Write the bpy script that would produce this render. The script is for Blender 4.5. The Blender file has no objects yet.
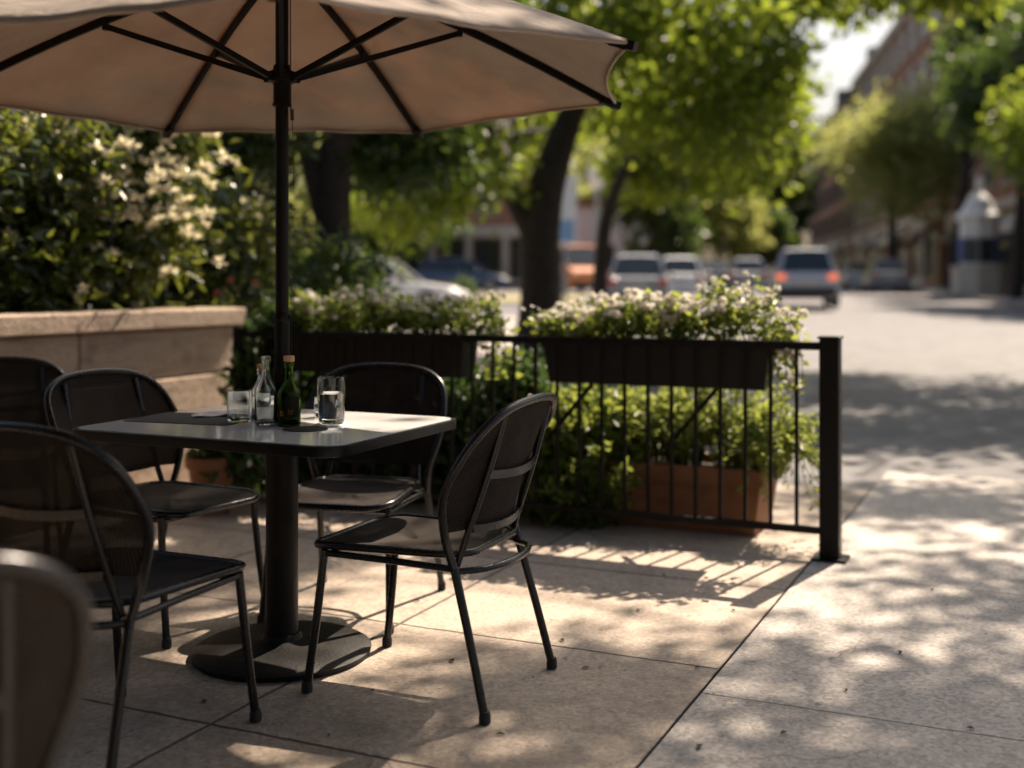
import bpy, math, random
import numpy as np
from mathutils import Vector, Matrix, Euler

SC = bpy.context.scene
COL = SC.collection
RAD = math.radians
PI = math.pi

# ------------------------------------------------------------------ camera numbers
FPX, HOR, EYE = 1170.0, 280.0, 1.21


def at(u, y, d):
    """the place in the world that lies d metres ahead in the direction of a pixel of the photograph"""
    return Vector(((u - 512) / FPX * d, d, EYE - (y - HOR) / FPX * d))


TH = RAD(24.6)
E1 = Vector((math.cos(TH), -math.sin(TH), 0))
E2 = Vector((math.sin(TH), math.cos(TH), 0))
YAW = -TH


def loc(a, b, z=0.0):
    """terrace grid (a along the railing to the right, b away from the camera)"""
    v = E1 * a + E2 * b
    return Vector((v.x, v.y, z))


SD = RAD(9.5)
S_DIR = Vector((math.sin(SD), math.cos(SD), 0))
S_LAT = Vector((math.cos(SD), -math.sin(SD), 0))


def gz(x, y):
    t = max(0.0, y - 9.0)
    return 1.05 * (1 - math.exp(-((t / 45.0) ** 1.3)))


def street(s, lat, z=0.0):
    v = S_DIR * s + S_LAT * lat
    return Vector((v.x, v.y, gz(v.x, v.y) + z))


# ------------------------------------------------------------------ mesh helpers
class MB:
    def __init__(self):
        self.v, self.f, self.m = [], [], []

    def add(self, vs, fs, mi=0):
        n = len(self.v)
        self.v.extend([tuple(p) for p in vs])
        for f in fs:
            self.f.append([i + n for i in f])
            self.m.append(mi)
        return self

    def box(self, x0, x1, y0, y1, z0, z1, mi=0, M=None):
        vs = [Vector(p) for p in ((x0, y0, z0), (x1, y0, z0), (x1, y1, z0), (x0, y1, z0),
                                  (x0, y0, z1), (x1, y0, z1), (x1, y1, z1), (x0, y1, z1))]
        if M:
            vs = [M @ p for p in vs]
        return self.add(vs, [(0, 3, 2, 1), (4, 5, 6, 7), (0, 1, 5, 4), (1, 2, 6, 5), (2, 3, 7, 6), (3, 0, 4, 7)], mi)

    def bbox(self, x0, x1, y0, y1, z0, z1, c=0.004, mi=0, M=None):
        """box with chamfered vertical and horizontal edges"""
        ring = lambda i, z: [(x0 + i + c, y0 + i, z), (x1 - i - c, y0 + i, z), (x1 - i, y0 + i + c, z), (x1 - i, y1 - i - c, z),
                             (x1 - i - c, y1 - i, z), (x0 + i + c, y1 - i, z), (x0 + i, y1 - i - c, z), (x0 + i, y0 + i + c, z)]
        rings = [ring(c, z0), ring(0, z0 + c), ring(0, z1 - c), ring(c, z1)]
        vs = [Vector(p) for r in rings for p in r]
        if M:
            vs = [M @ p for p in vs]
        fs = [tuple(range(7, -1, -1)), tuple(range(24, 32))]
        for k in range(3):
            for i in range(8):
                j = (i + 1) % 8
                fs.append((k * 8 + i, k * 8 + j, k * 8 + 8 + j, k * 8 + 8 + i))
        return self.add(vs, fs, mi)

    def tube(self, pts, r, n=10, closed=False, caps=True, mi=0, flat=1.0):
        pts = [Vector(p) for p in pts]
        N = len(pts)
        rs = r if isinstance(r, (list, tuple)) else [r] * N
        tang = []
        for i in range(N):
            if closed:
                t = pts[(i + 1) % N] - pts[i - 1]
            else:
                t = pts[min(i + 1, N - 1)] - pts[max(i - 1, 0)]
            tang.append(t.normalized() if t.length > 1e-9 else Vector((0, 0, 1)))
        up = Vector((0, 0, 1)) if abs(tang[0].z) < 0.9 else Vector((0, 1, 0))
        nrm = (up - tang[0] * up.dot(tang[0])).normalized()
        vs, fs = [], []
        for i in range(N):
            nrm = (nrm - tang[i] * nrm.dot(tang[i]))
            nrm = nrm.normalized() if nrm.length > 1e-6 else tang[i].orthogonal().normalized()
            b = tang[i].cross(nrm)
            for k in range(n):
                a = 2 * PI * k / n
                vs.append(pts[i] + (nrm * math.cos(a) * flat + b * math.sin(a)) * rs[i])
        R = N if closed else N - 1
        for i in range(R):
            j = (i + 1) % N
            for k in range(n):
                l = (k + 1) % n
                fs.append((i * n + k, i * n + l, j * n + l, j * n + k))
        if not closed and caps:
            fs.append(tuple(range(n - 1, -1, -1)))
            fs.append(tuple((N - 1) * n + k for k in range(n)))
        return self.add(vs, fs, mi)

    def lathe(self, prof, n=32, mi=0, c=(0, 0, 0), cap=True):
        vs, fs = [], []
        for (r, z) in prof:
            for k in range(n):
                a = 2 * PI * k / n
                vs.append((c[0] + r * math.cos(a), c[1] + r * math.sin(a), c[2] + z))
        for i in range(len(prof) - 1):
            for k in range(n):
                l = (k + 1) % n
                fs.append((i * n + k, i * n + l, (i + 1) * n + l, (i + 1) * n + k))
        if cap:
            fs.append(tuple(range(n - 1, -1, -1)))
            fs.append(tuple((len(prof) - 1) * n + k for k in range(n)))
        return self.add(vs, fs, mi)

    def prism(self, poly, z0, z1, mi=0):
        n = len(poly)
        vs = [(p[0], p[1], z0) for p in poly] + [(p[0], p[1], z1) for p in poly]
        fs = [tuple(range(n - 1, -1, -1)), tuple(range(n, 2 * n))]
        for i in range(n):
            j = (i + 1) % n
            fs.append((i, j, n + j, n + i))
        return self.add(vs, fs, mi)

    def grid(self, fn, nu, nv, mi=0):
        vs = [fn(i / nu, j / nv) for j in range(nv + 1) for i in range(nu + 1)]
        fs = []
        for j in range(nv):
            for i in range(nu):
                k = j * (nu + 1) + i
                fs.append((k, k + 1, k + nu + 2, k + nu + 1))
        return self.add(vs, fs, mi)

    def build(self, name, mats, parent=None, smooth=None):
        me = bpy.data.meshes.new(name)
        me.from_pydata(self.v, [], self.f)
        if not isinstance(mats, (list, tuple)):
            mats = [mats]
        for m in mats:
            me.materials.append(m)
        if len(mats) > 1:
            me.polygons.foreach_set('material_index', self.m)
        me.update()
        if smooth is not None:
            me.polygons.foreach_set('use_smooth', [True] * len(me.polygons))
            if smooth < 180:
                try:
                    me.set_sharp_from_angle(angle=RAD(smooth))
                except Exception:
                    pass
        o = bpy.data.objects.new(name, me)
        COL.objects.link(o)
        if parent:
            o.parent = parent
        return o


def tag(o, label=None, cat=None, group=None, kind=None):
    if label:
        o['label'] = label
    if cat:
        o['category'] = cat
    if group:
        o['group'] = group
    if kind:
        o['kind'] = kind
    return o


def thing(name, label, cat, at_=(0, 0, 0), rz=0.0, group=None):
    o = bpy.data.objects.new(name, None)
    o.empty_display_size = 0.1
    COL.objects.link(o)
    o.location = at_
    o.rotation_euler = (0, 0, rz)
    return tag(o, label, cat, group)


def copy_tree(o, parent=None):
    c = o.copy()
    COL.objects.link(c)
    if parent:
        c.parent = parent
    for ch in list(o.children):
        copy_tree(ch, c)
    return c


def catmull(pts, n=6, closed=False):
    P = [Vector(p) for p in pts]
    out = []
    N = len(P)
    for i in range(N if closed else N - 1):
        p0 = P[(i - 1) % N] if closed or i > 0 else P[0] * 2 - P[1]
        p1 = P[i]
        p2 = P[(i + 1) % N]
        p3 = P[(i + 2) % N] if closed or i + 2 < N else P[-1] * 2 - P[-2]
        for k in range(n):
            t = k / n
            out.append(0.5 * ((2 * p1) + (p2 - p0) * t + (2 * p0 - 5 * p1 + 4 * p2 - p3) * t * t + (3 * p1 - p0 - 3 * p2 + p3) * t ** 3))
    if not closed:
        out.append(P[-1])
    return out


def round_rect(w, l, r, n=8):
    out = []
    for cx, cy, a0 in ((w / 2 - r, l / 2 - r, 0), (-w / 2 + r, l / 2 - r, 90), (-w / 2 + r, -l / 2 + r, 180), (w / 2 - r, -l / 2 + r, 270)):
        for k in range(n + 1):
            a = RAD(a0 + 90 * k / n)
            out.append((cx + r * math.cos(a), cy + r * math.sin(a)))
    return out


# ------------------------------------------------------------------ materials
def mat(name):
    m = bpy.data.materials.new(name)
    m.use_nodes = True
    nt = m.node_tree
    nt.nodes.clear()
    out = nt.nodes.new('ShaderNodeOutputMaterial')
    return m, nt, out


def N(nt, typ, **kw):
    n = nt.nodes.new(typ)
    for k, v in kw.items():
        if k.startswith('i_'):
            key = k[2:].replace('_', ' ')
            n.inputs[key].default_value = v
        else:
            setattr(n, k, v)
    return n


def L(nt, a, b):
    nt.links.new(a, b)


def math_n(nt, op, a, b=None, c=None):
    n = nt.nodes.new('ShaderNodeMath')
    n.operation = op
    for i, v in enumerate((a, b, c)):
        if v is None:
            continue
        if isinstance(v, (int, float)):
            n.inputs[i].default_value = v
        else:
            nt.links.new(v, n.inputs[i])
    return n.outputs[0]


def ramp(nt, fac, stops):
    r = nt.nodes.new('ShaderNodeValToRGB')
    el = r.color_ramp.elements
    while len(el) < len(stops):
        el.new(0.5)
    for e, (p, c) in zip(el, stops):
        e.position = p
        e.color = (*c, 1) if len(c) == 3 else c
    nt.links.new(fac, r.inputs[0])
    return r.outputs[0]


def noise(nt, vec, scale, detail=6, rough=0.6, dist=0.0):
    n = N(nt, 'ShaderNodeTexNoise')
    n.inputs['Scale'].default_value = scale
    n.inputs['Detail'].default_value = detail
    n.inputs['Roughness'].default_value = rough
    n.inputs['Distortion'].default_value = dist
    if vec is not None:
        nt.links.new(vec, n.inputs['Vector'])
    return n.outputs['Fac']


def surf(name, c0, c1, scale=6, rough=0.6, bump=0.15, bscale=40, metal=0.0, spec=0.5, rvar=0.15, coat=0.0, bdist=0.01):
    """general procedural surface: two tones mottled, roughness variation, fine bump"""
    m, nt, out = mat(name)
    tc = N(nt, 'ShaderNodeTexCoord')
    p = N(nt, 'ShaderNodeBsdfPrincipled')
    f = noise(nt, tc.outputs['Object'], scale, 8, 0.65)
    L(nt, ramp(nt, f, [(0.3, c0), (0.7, c1)]), p.inputs['Base Color'])
    f2 = noise(nt, tc.outputs['Object'], scale * 3.1, 5)
    mr = N(nt, 'ShaderNodeMapRange')
    mr.inputs['To Min'].default_value = max(0.02, rough - rvar)
    mr.inputs['To Max'].default_value = min(1, rough + rvar)
    L(nt, f2, mr.inputs['Value'])
    L(nt, mr.outputs[0], p.inputs['Roughness'])
    p.inputs['Metallic'].default_value = metal
    p.inputs['Specular IOR Level'].default_value = spec
    p.inputs['Coat Weight'].default_value = coat
    if bump > 0:
        b = N(nt, 'ShaderNodeBump')
        b.inputs['Strength'].default_value = bump
        b.inputs['Distance'].default_value = bdist
        L(nt, noise(nt, tc.outputs['Object'], bscale, 6), b.inputs['Height'])
        L(nt, b.outputs[0], p.inputs['Normal'])
    L(nt, p.outputs[0], out.inputs[0])
    return m


def leaf_mat(name, cols, trans=0.45, tcol=(0.25, 0.42, 0.04), rough=0.42, spec=0.5):
    m, nt, out = mat(name)
    geo = N(nt, 'ShaderNodeNewGeometry')
    rnd = geo.outputs['Random Per Island']
    k = len(cols)
    col = ramp(nt, rnd, [(i / (k - 1), c) for i, c in enumerate(cols)])
    p = N(nt, 'ShaderNodeBsdfPrincipled')
    p.inputs['Roughness'].default_value = rough
    p.inputs['Specular IOR Level'].default_value = spec
    L(nt, col, p.inputs['Base Color'])
    t = N(nt, 'ShaderNodeBsdfTranslucent')
    mixc = N(nt, 'ShaderNodeMix', data_type='RGBA')
    mixc.inputs['Factor'].default_value = 0.65
    L(nt, col, mixc.inputs['A'])
    mixc.inputs['B'].default_value = (*tcol, 1)
    L(nt, mixc.outputs['Result'], t.inputs['Color'])
    mx = N(nt, 'ShaderNodeMixShader')
    mx.inputs[0].default_value = trans
    L(nt, p.outputs[0], mx.inputs[1])
    L(nt, t.outputs[0], mx.inputs[2])
    L(nt, mx.outputs[0], out.inputs[0])
    return m


M = {}
M['black_metal'] = surf('black_powdercoat', (0.0035, 0.004, 0.006), (0.007, 0.0075, 0.010), 9, 0.27, 0.05, 300, 0.0, 0.42, 0.08)
M['rail_metal'] = surf('railing_paint', (0.004, 0.0035, 0.0033), (0.008, 0.007, 0.0065), 12, 0.45, 0.1, 160, 0, 0.18, 0.1)
M['pole_metal'] = surf('umbrella_metal', (0.0035, 0.003, 0.003), (0.007, 0.006, 0.0055), 14, 0.40, 0.03, 200, 0, 0.15, 0.08)
M['rubber'] = surf('rubber', (0.008, 0.008, 0.008), (0.014, 0.014, 0.014), 20, 0.7, 0.1, 100)
M['table_edge'] = surf('table_edge', (0.004, 0.004, 0.0045), (0.008, 0.008, 0.009), 14, 0.38, 0.05, 150, 0, 0.2, 0.1)
M['table_top'] = surf('table_top_laminate', (0.78, 0.775, 0.765), (0.84, 0.835, 0.825), 7, 0.07, 0.015, 60, 0, 0.8, 0.03)
M['cast_iron'] = surf('cast_iron', (0.005, 0.0045, 0.004), (0.013, 0.0115, 0.010), 10, 0.5, 0.25, 120, 0, 0.2, 0.12)
M['planter_plastic'] = surf('planter_plastic', (0.006, 0.006, 0.006), (0.011, 0.0105, 0.010), 9, 0.55, 0.15, 90, 0, 0.3)
M['terracotta'] = surf('terracotta', (0.15, 0.065, 0.03), (0.30, 0.14, 0.065), 4, 0.75, 0.3, 60)
M['soil'] = surf('soil', (0.02, 0.014, 0.009), (0.05, 0.035, 0.022), 14, 0.95, 0.8, 50)
M['bark'] = surf('bark', (0.016, 0.012, 0.009), (0.045, 0.033, 0.024), 5, 0.9, 0.9, 14, bdist=0.04)
M['stem'] = surf('green_stem', (0.05, 0.07, 0.02), (0.09, 0.12, 0.035), 20, 0.6, 0.1)
M['woody'] = surf('woody_stem', (0.035, 0.025, 0.016), (0.07, 0.05, 0.03), 20, 0.8, 0.3)
M['paper'] = surf('paper_napkin', (0.72, 0.71, 0.69), (0.8, 0.79, 0.77), 12, 0.85, 0.1)
M['mat_dark'] = surf('dark_table_mat', (0.020, 0.016, 0.014), (0.035, 0.028, 0.024), 60, 0.7, 0.25, 300)
M['cork'] = surf('cork', (0.50, 0.27, 0.13), (0.66, 0.40, 0.22), 90, 0.8, 0.3, 200)
M['white_paint'] = surf('white_paint', (0.66, 0.65, 0.62), (0.8, 0.79, 0.76), 3, 0.5, 0.08, 30)
M['cream_paint'] = surf('cream_paint', (0.5, 0.44, 0.36), (0.6, 0.54, 0.45), 3, 0.6, 0.1, 30)
M['brown_wood'] = surf('brown_wood', (0.16, 0.075, 0.03), (0.26, 0.13, 0.055), 3, 0.6, 0.2, 30)
M['orange_wood'] = surf('ochre_wood', (0.36, 0.16, 0.055), (0.46, 0.23, 0.09), 3, 0.6, 0.2, 30)
M['roof'] = surf('roof_slate', (0.06, 0.06, 0.065), (0.12, 0.115, 0.115), 4, 0.8, 0.3, 12)
M['blue_panel'] = surf('blue_panel', (0.02, 0.07, 0.24), (0.03, 0.10, 0.32), 2, 0.4, 0.05)
M['dark_panel'] = surf('dark_panel', (0.02, 0.022, 0.026), (0.035, 0.037, 0.04), 2, 0.35, 0.05)
M['window_glass'] = surf('window_glass', (0.02, 0.025, 0.03), (0.05, 0.055, 0.06), 0.5, 0.08, 0, spec=0.8, rvar=0.04)
M['car_glass'] = surf('car_glass', (0.012, 0.018, 0.02), (0.02, 0.03, 0.033), 1, 0.06, 0, spec=0.8, rvar=0.03)
M['tyre'] = surf('tyre_rubber', (0.012, 0.012, 0.012), (0.02, 0.02, 0.02), 10, 0.85, 0.2, 60)
M['rim'] = surf('wheel_rim', (0.3, 0.3, 0.3), (0.42, 0.42, 0.42), 10, 0.35, 0, metal=0.8)
M['plate'] = surf('number_plate', (0.6, 0.58, 0.5), (0.7, 0.68, 0.6), 10, 0.5, 0)
M['lamp_clear'] = surf('clear_lamp', (0.7, 0.7, 0.7), (0.8, 0.8, 0.8), 10, 0.15, 0, spec=0.8, rvar=0.05)
M['grass'] = surf('dry_grass', (0.16, 0.15, 0.05), (0.32, 0.27, 0.12), 3, 0.9, 0.6, 30)


def emis(name, col, e, k):
    m, nt, out = mat(name)
    p = N(nt, 'ShaderNodeBsdfPrincipled')
    p.inputs['Base Color'].default_value = (*col, 1)
    p.inputs['Roughness'].default_value = 0.2
    p.inputs['Emission Color'].default_value = (*e, 1)
    p.inputs['Emission Strength'].default_value = k
    L(nt, p.outputs[0], out.inputs[0])
    return m


M['brake'] = emis('lit_brake_lamp', (0.5, 0.06, 0.03), (1.0, 0.22, 0.09), 0.4)
M['taillamp'] = surf('red_tail_lamp', (0.40, 0.05, 0.025), (0.5, 0.08, 0.04), 10, 0.15, 0)


def car_paint(name, c):
    return surf(name, tuple(x * 0.93 for x in c), c, 2, 0.28, 0, coat=0.6, rvar=0.05)


def glass(name, col=(1, 1, 1), ior=1.45):
    m, nt, out = mat(name)
    g = N(nt, 'ShaderNodeBsdfGlass')
    g.inputs['Roughness'].default_value = 0.0
    g.inputs['IOR'].default_value = ior
    tc = N(nt, 'ShaderNodeTexCoord')
    f = noise(nt, tc.outputs['Object'], 14, 3)
    lo = tuple(0.96 * x for x in col)
    L(nt, ramp(nt, f, [(0.3, lo), (0.7, col)]), g.inputs['Color'])
    L(nt, g.outputs[0], out.inputs[0])
    return m


M['glass'] = glass('clear_glass', (0.97, 0.985, 0.98))
M['green_glass'] = glass('green_glass', (0.50, 0.64, 0.27))
M['water'] = glass('drinking_water', (0.98, 0.99, 1.0), 1.33)
M['label_dark'] = surf('bottle_label', (0.010, 0.012, 0.006), (0.022, 0.02, 0.010), 40, 0.6, 0.1, spec=0.1)
M['label_gold'] = surf('gold_print', (0.55, 0.26, 0.03), (0.7, 0.36, 0.06), 60, 0.4, 0.05, metal=0.3)
M['label_red'] = surf('copper_print', (0.32, 0.11, 0.04), (0.42, 0.16, 0.06), 60, 0.4, 0.05)

# leaves and petals
M['leaf_tree'] = leaf_mat('street_tree_leaf', [(0.03, 0.068, 0.012), (0.06, 0.115, 0.018), (0.10, 0.155, 0.026)], 0.55, (0.46, 0.56, 0.05))
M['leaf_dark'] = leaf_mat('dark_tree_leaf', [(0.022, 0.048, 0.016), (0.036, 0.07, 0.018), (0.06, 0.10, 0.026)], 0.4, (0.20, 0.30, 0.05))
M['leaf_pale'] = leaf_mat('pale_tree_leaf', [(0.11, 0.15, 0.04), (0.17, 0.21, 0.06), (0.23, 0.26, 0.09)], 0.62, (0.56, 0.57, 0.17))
M['leaf_shrub'] = leaf_mat('glossy_shrub_leaf', [(0.020, 0.042, 0.012), (0.035, 0.065, 0.016), (0.08, 0.11, 0.022)], 0.32, (0.32, 0.36, 0.04), 0.25, 0.8)
M['leaf_box'] = leaf_mat('bedding_leaf', [(0.06, 0.11, 0.02), (0.11, 0.17, 0.03), (0.17, 0.22, 0.05)], 0.5, (0.46, 0.52, 0.09))
M['leaf_lime'] = leaf_mat('lime_foliage', [(0.08, 0.13, 0.02), (0.13, 0.19, 0.03), (0.20, 0.25, 0.05)], 0.5, (0.52, 0.58, 0.12))
M['leaf_deep'] = leaf_mat('deep_green_leaf', [(0.02, 0.05, 0.015), (0.035, 0.075, 0.02), (0.05, 0.09, 0.025)], 0.25, (0.14, 0.24, 0.04), 0.38)
M['petal'] = leaf_mat('white_petal', [(0.74, 0.71, 0.64), (0.82, 0.79, 0.73), (0.8, 0.76, 0.66)], 0.5, (0.8, 0.76, 0.66), 0.6)
M['petal_pink'] = leaf_mat('cream_pink_petal', [(0.78, 0.66, 0.56), (0.8, 0.72, 0.62), (0.78, 0.60, 0.50)], 0.35, (0.8, 0.66, 0.52), 0.6)
M['whorl_sunlit'] = leaf_mat('sunlit_leaf_cream', [(0.62, 0.60, 0.36), (0.76, 0.70, 0.54), (0.80, 0.72, 0.60)], 0.5, (0.80, 0.74, 0.46), 0.5)  # cream colour stands in for shrub leaves whitened by the sun
M['petal_coral'] = leaf_mat('coral_petal', [(0.70, 0.20, 0.12), (0.72, 0.28, 0.18), (0.66, 0.34, 0.28)], 0.3, (0.7, 0.25, 0.14), 0.6)
M['flower_eye'] = surf('flower_eye', (0.50, 0.34, 0.04), (0.6, 0.42, 0.08), 60, 0.8, 0.2)


def canopy_mat():
    m, nt, out = mat('taupe_canvas')
    tc = N(nt, 'ShaderNodeTexCoord')
    p = N(nt, 'ShaderNodeBsdfPrincipled')
    f = noise(nt, tc.outputs['Object'], 3.0, 8, 0.6)
    c = ramp(nt, f, [(0.25, (0.27, 0.22, 0.178)), (0.5, (0.36, 0.302, 0.25)), (0.75, (0.42, 0.358, 0.30))])
    L(nt, c, p.inputs['Base Color'])
    p.inputs['Roughness'].default_value = 0.85
    # weave and soft wrinkles
    b = N(nt, 'ShaderNodeBump')
    b.inputs['Strength'].default_value = 0.35
    b.inputs['Distance'].default_value = 0.035
    mp = N(nt, 'ShaderNodeMapping')
    mp.inputs['Scale'].default_value = (2.4, 2.4, 5)
    L(nt, tc.outputs['Object'], mp.inputs['Vector'])
    L(nt, noise(nt, mp.outputs[0], 2.2, 3, 0.5, 1.2), b.inputs['Height'])
    L(nt, b.outputs[0], p.inputs['Normal'])
    t = N(nt, 'ShaderNodeBsdfTranslucent')
    t.inputs['Color'].default_value = (0.42, 0.25, 0.14, 1)
    L(nt, b.outputs[0], t.inputs['Normal'])
    mx = N(nt, 'ShaderNodeMixShader')
    mx.inputs[0].default_value = 0.26
    L(nt, p.outputs[0], mx.inputs[1])
    L(nt, t.outputs[0], mx.inputs[2])
    L(nt, mx.outputs[0], out.inputs[0])
    return m


M['canvas'] = canopy_mat()


def mesh_mat(name, ax, pitch=0.0175, open_=0.03, lit=(0.055, 0.046, 0.040)):
    """expanded metal: a diamond lattice, its holes painted dark and barely see-through"""
    m, nt, out = mat(name)
    tc = N(nt, 'ShaderNodeTexCoord')
    sx = N(nt, 'ShaderNodeSeparateXYZ')
    L(nt, tc.outputs['Object'], sx.inputs[0])
    a = math_n(nt, 'MULTIPLY', sx.outputs[ax[0]], 2 * PI / pitch)
    b = math_n(nt, 'MULTIPLY', sx.outputs[ax[1]], 2 * PI / (pitch * 0.8))
    s = math_n(nt, 'MULTIPLY', math_n(nt, 'SINE', a), math_n(nt, 'SINE', b))
    s2 = math_n(nt, 'ABSOLUTE', s)
    hole = math_n(nt, 'MULTIPLY', math_n(nt, 'GREATER_THAN', s2, 0.55), open_)
    p = N(nt, 'ShaderNodeBsdfPrincipled')
    f = noise(nt, tc.outputs['Object'], 12, 6)
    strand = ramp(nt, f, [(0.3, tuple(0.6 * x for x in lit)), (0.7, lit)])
    cm = N(nt, 'ShaderNodeMix', data_type='RGBA')
    dk = N(nt, 'ShaderNodeMapRange')
    dk.inputs['From Min'].default_value = 0.35
    dk.inputs['From Max'].default_value = 0.6
    L(nt, s2, dk.inputs['Value'])
    L(nt, dk.outputs[0], cm.inputs['Factor'])
    L(nt, strand, cm.inputs['A'])
    cm.inputs['B'].default_value = (0.006, 0.005, 0.0045, 1)  # the dark seen through the holes is painted in
    L(nt, cm.outputs['Result'], p.inputs['Base Color'])
    p.inputs['Roughness'].default_value = 0.7
    p.inputs['Specular IOR Level'].default_value = 0.05
    bp = N(nt, 'ShaderNodeBump')
    bp.inputs['Strength'].default_value = 0.9
    bp.inputs['Distance'].default_value = 0.003
    L(nt, s2, bp.inputs['Height'])
    L(nt, bp.outputs[0], p.inputs['Normal'])
    tr = N(nt, 'ShaderNodeBsdfTransparent')
    mx = N(nt, 'ShaderNodeMixShader')
    L(nt, hole, mx.inputs[0])
    L(nt, p.outputs[0], mx.inputs[1])
    L(nt, tr.outputs[0], mx.inputs[2])
    L(nt, mx.outputs[0], out.inputs[0])
    return m


M['mesh_back'] = mesh_mat('chair_back_mesh', (0, 2))
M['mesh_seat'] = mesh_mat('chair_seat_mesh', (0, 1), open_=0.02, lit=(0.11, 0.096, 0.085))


def joint_mask(nt, coord, offset, pitch, width, wob):
    """distance to the nearest multiple of pitch, below width -> 1"""
    x = math_n(nt, 'ADD', coord, wob)
    x = math_n(nt, 'SUBTRACT', x, offset)
    x = math_n(nt, 'PINGPONG', x, pitch / 2)
    return x


def paving_mat(name, c_lo, c_hi, a_off, a_pitch, b_off, b_pitch, jw=0.006, speck=0.5, joint=(0.05, 0.04, 0.032)):
    m, nt, out = mat(name)
    tc = N(nt, 'ShaderNodeTexCoord')
    sx = N(nt, 'ShaderNodeSeparateXYZ')
    ob = tc.outputs['Object']
    L(nt, ob, sx.inputs[0])
    big = noise(nt, ob, 1.1, 7, 0.62)
    mid = noise(nt, ob, 6.5, 8, 0.7)
    fine = noise(nt, ob, 70, 5, 0.75)
    f = math_n(nt, 'ADD', math_n(nt, 'MULTIPLY', big, 0.45), math_n(nt, 'ADD', math_n(nt, 'MULTIPLY', mid, 0.3), math_n(nt, 'MULTIPLY', fine, speck * 0.5)))
    f = math_n(nt, 'ADD', f, math_n(nt, 'MULTIPLY', math_n(nt, 'SUBTRACT', noise(nt, ob, 17, 6, 0.75), 0.5), 0.35))
    cell = N(nt, 'ShaderNodeCombineXYZ')
    L(nt, math_n(nt, 'FLOOR', math_n(nt, 'DIVIDE', math_n(nt, 'SUBTRACT', sx.outputs[0], a_off), a_pitch)), cell.inputs[0])
    L(nt, math_n(nt, 'FLOOR', math_n(nt, 'DIVIDE', math_n(nt, 'SUBTRACT', sx.outputs[1], b_off), b_pitch)), cell.inputs[1])
    wn = N(nt, 'ShaderNodeTexWhiteNoise')
    L(nt, cell.outputs[0], wn.inputs['Vector'])
    f = math_n(nt, 'ADD', f, math_n(nt, 'MULTIPLY', math_n(nt, 'SUBTRACT', wn.outputs['Value'], 0.5), 0.12))
    col = ramp(nt, f, [(0.22, tuple(x * 0.62 for x in c_lo)), (0.40, c_lo), (0.62, c_hi)])
    # aggregate chips
    vo = N(nt, 'ShaderNodeTexVoronoi')
    vo.inputs['Scale'].default_value = 80
    L(nt, ob, vo.inputs['Vector'])
    chip = N(nt, 'ShaderNodeMix', data_type='RGBA', blend_type='MULTIPLY')
    chip.inputs['Factor'].default_value = 0.5 * speck
    L(nt, col, chip.inputs['A'])
    bw = N(nt, 'ShaderNodeRGBToBW')
    L(nt, vo.outputs['Color'], bw.inputs[0])
    L(nt, bw.outputs[0], chip.inputs['B'])
    # dark pits and old stains
    st = noise(nt, ob, 2.4, 9, 0.7, 0.6)
    stm = N(nt, 'ShaderNodeMapRange')
    stm.inputs['From Min'].default_value = 0.54
    stm.inputs['From Max'].default_value = 0.74
    stm.inputs['To Max'].default_value = 0.6
    L(nt, st, stm.inputs['Value'])
    stain = N(nt, 'ShaderNodeMix', data_type='RGBA')
    L(nt, stm.outputs[0], stain.inputs['Factor'])
    L(nt, chip.outputs['Result'], stain.inputs['A'])
    stain.inputs['B'].default_value = tuple(x * 0.55 for x in c_lo) + (1,)
    pit = N(nt, 'ShaderNodeMapRange')
    pit.inputs['From Min'].default_value = 0.66
    pit.inputs['From Max'].default_value = 0.73
    L(nt, noise(nt, ob, 24, 3, 0.5), pit.inputs['Value'])
    pm = N(nt, 'ShaderNodeMix', data_type='RGBA')
    L(nt, math_n(nt, 'MULTIPLY', pit.outputs[0], 0.7), pm.inputs['Factor'])
    L(nt, stain.outputs['Result'], pm.inputs['A'])
    pm.inputs['B'].default_value = tuple(x * 0.4 for x in c_lo) + (1,)
    # hairline cracks, only here and there
    ck = N(nt, 'ShaderNodeTexVoronoi', feature='DISTANCE_TO_EDGE')
    ck.inputs['Scale'].default_value = 0.9
    cw = N(nt, 'ShaderNodeTexNoise')
    cw.inputs['Scale'].default_value = 3.0
    cw.inputs['Detail'].default_value = 8
    L(nt, ob, cw.inputs['Vector'])
    cv = N(nt, 'ShaderNodeVectorMath', operation='MULTIPLY_ADD')
    L(nt, cw.outputs['Color'], cv.inputs[0])
    cv.inputs[1].default_value = (0.35, 0.35, 0.35)
    L(nt, ob, cv.inputs[2])
    L(nt, cv.outputs[0], ck.inputs['Vector'])
    cm_ = N(nt, 'ShaderNodeMapRange')
    cm_.inputs['From Min'].default_value = 0.002
    cm_.inputs['From Max'].default_value = 0.006
    cm_.inputs['To Min'].default_value = 1
    cm_.inputs['To Max'].default_value = 0
    L(nt, ck.outputs['Distance'], cm_.inputs['Value'])
    cg = N(nt, 'ShaderNodeMapRange')
    cg.inputs['From Min'].default_value = 0.5
    cg.inputs['From Max'].default_value = 0.6
    L(nt, noise(nt, ob, 1.3, 3, 0.5), cg.inputs['Value'])
    crk = math_n(nt, 'MULTIPLY', math_n(nt, 'MULTIPLY', cm_.outputs[0], cg.outputs[0]), 0.55)
    km = N(nt, 'ShaderNodeMix', data_type='RGBA')
    L(nt, crk, km.inputs['Factor'])
    L(nt, pm.outputs['Result'], km.inputs['A'])
    km.inputs['B'].default_value = tuple(x * 0.3 for x in c_lo) + (1,)
    pit2 = N(nt, 'ShaderNodeMapRange')
    pit2.inputs['From Min'].default_value = 0.62
    pit2.inputs['From Max'].default_value = 0.70
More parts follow.
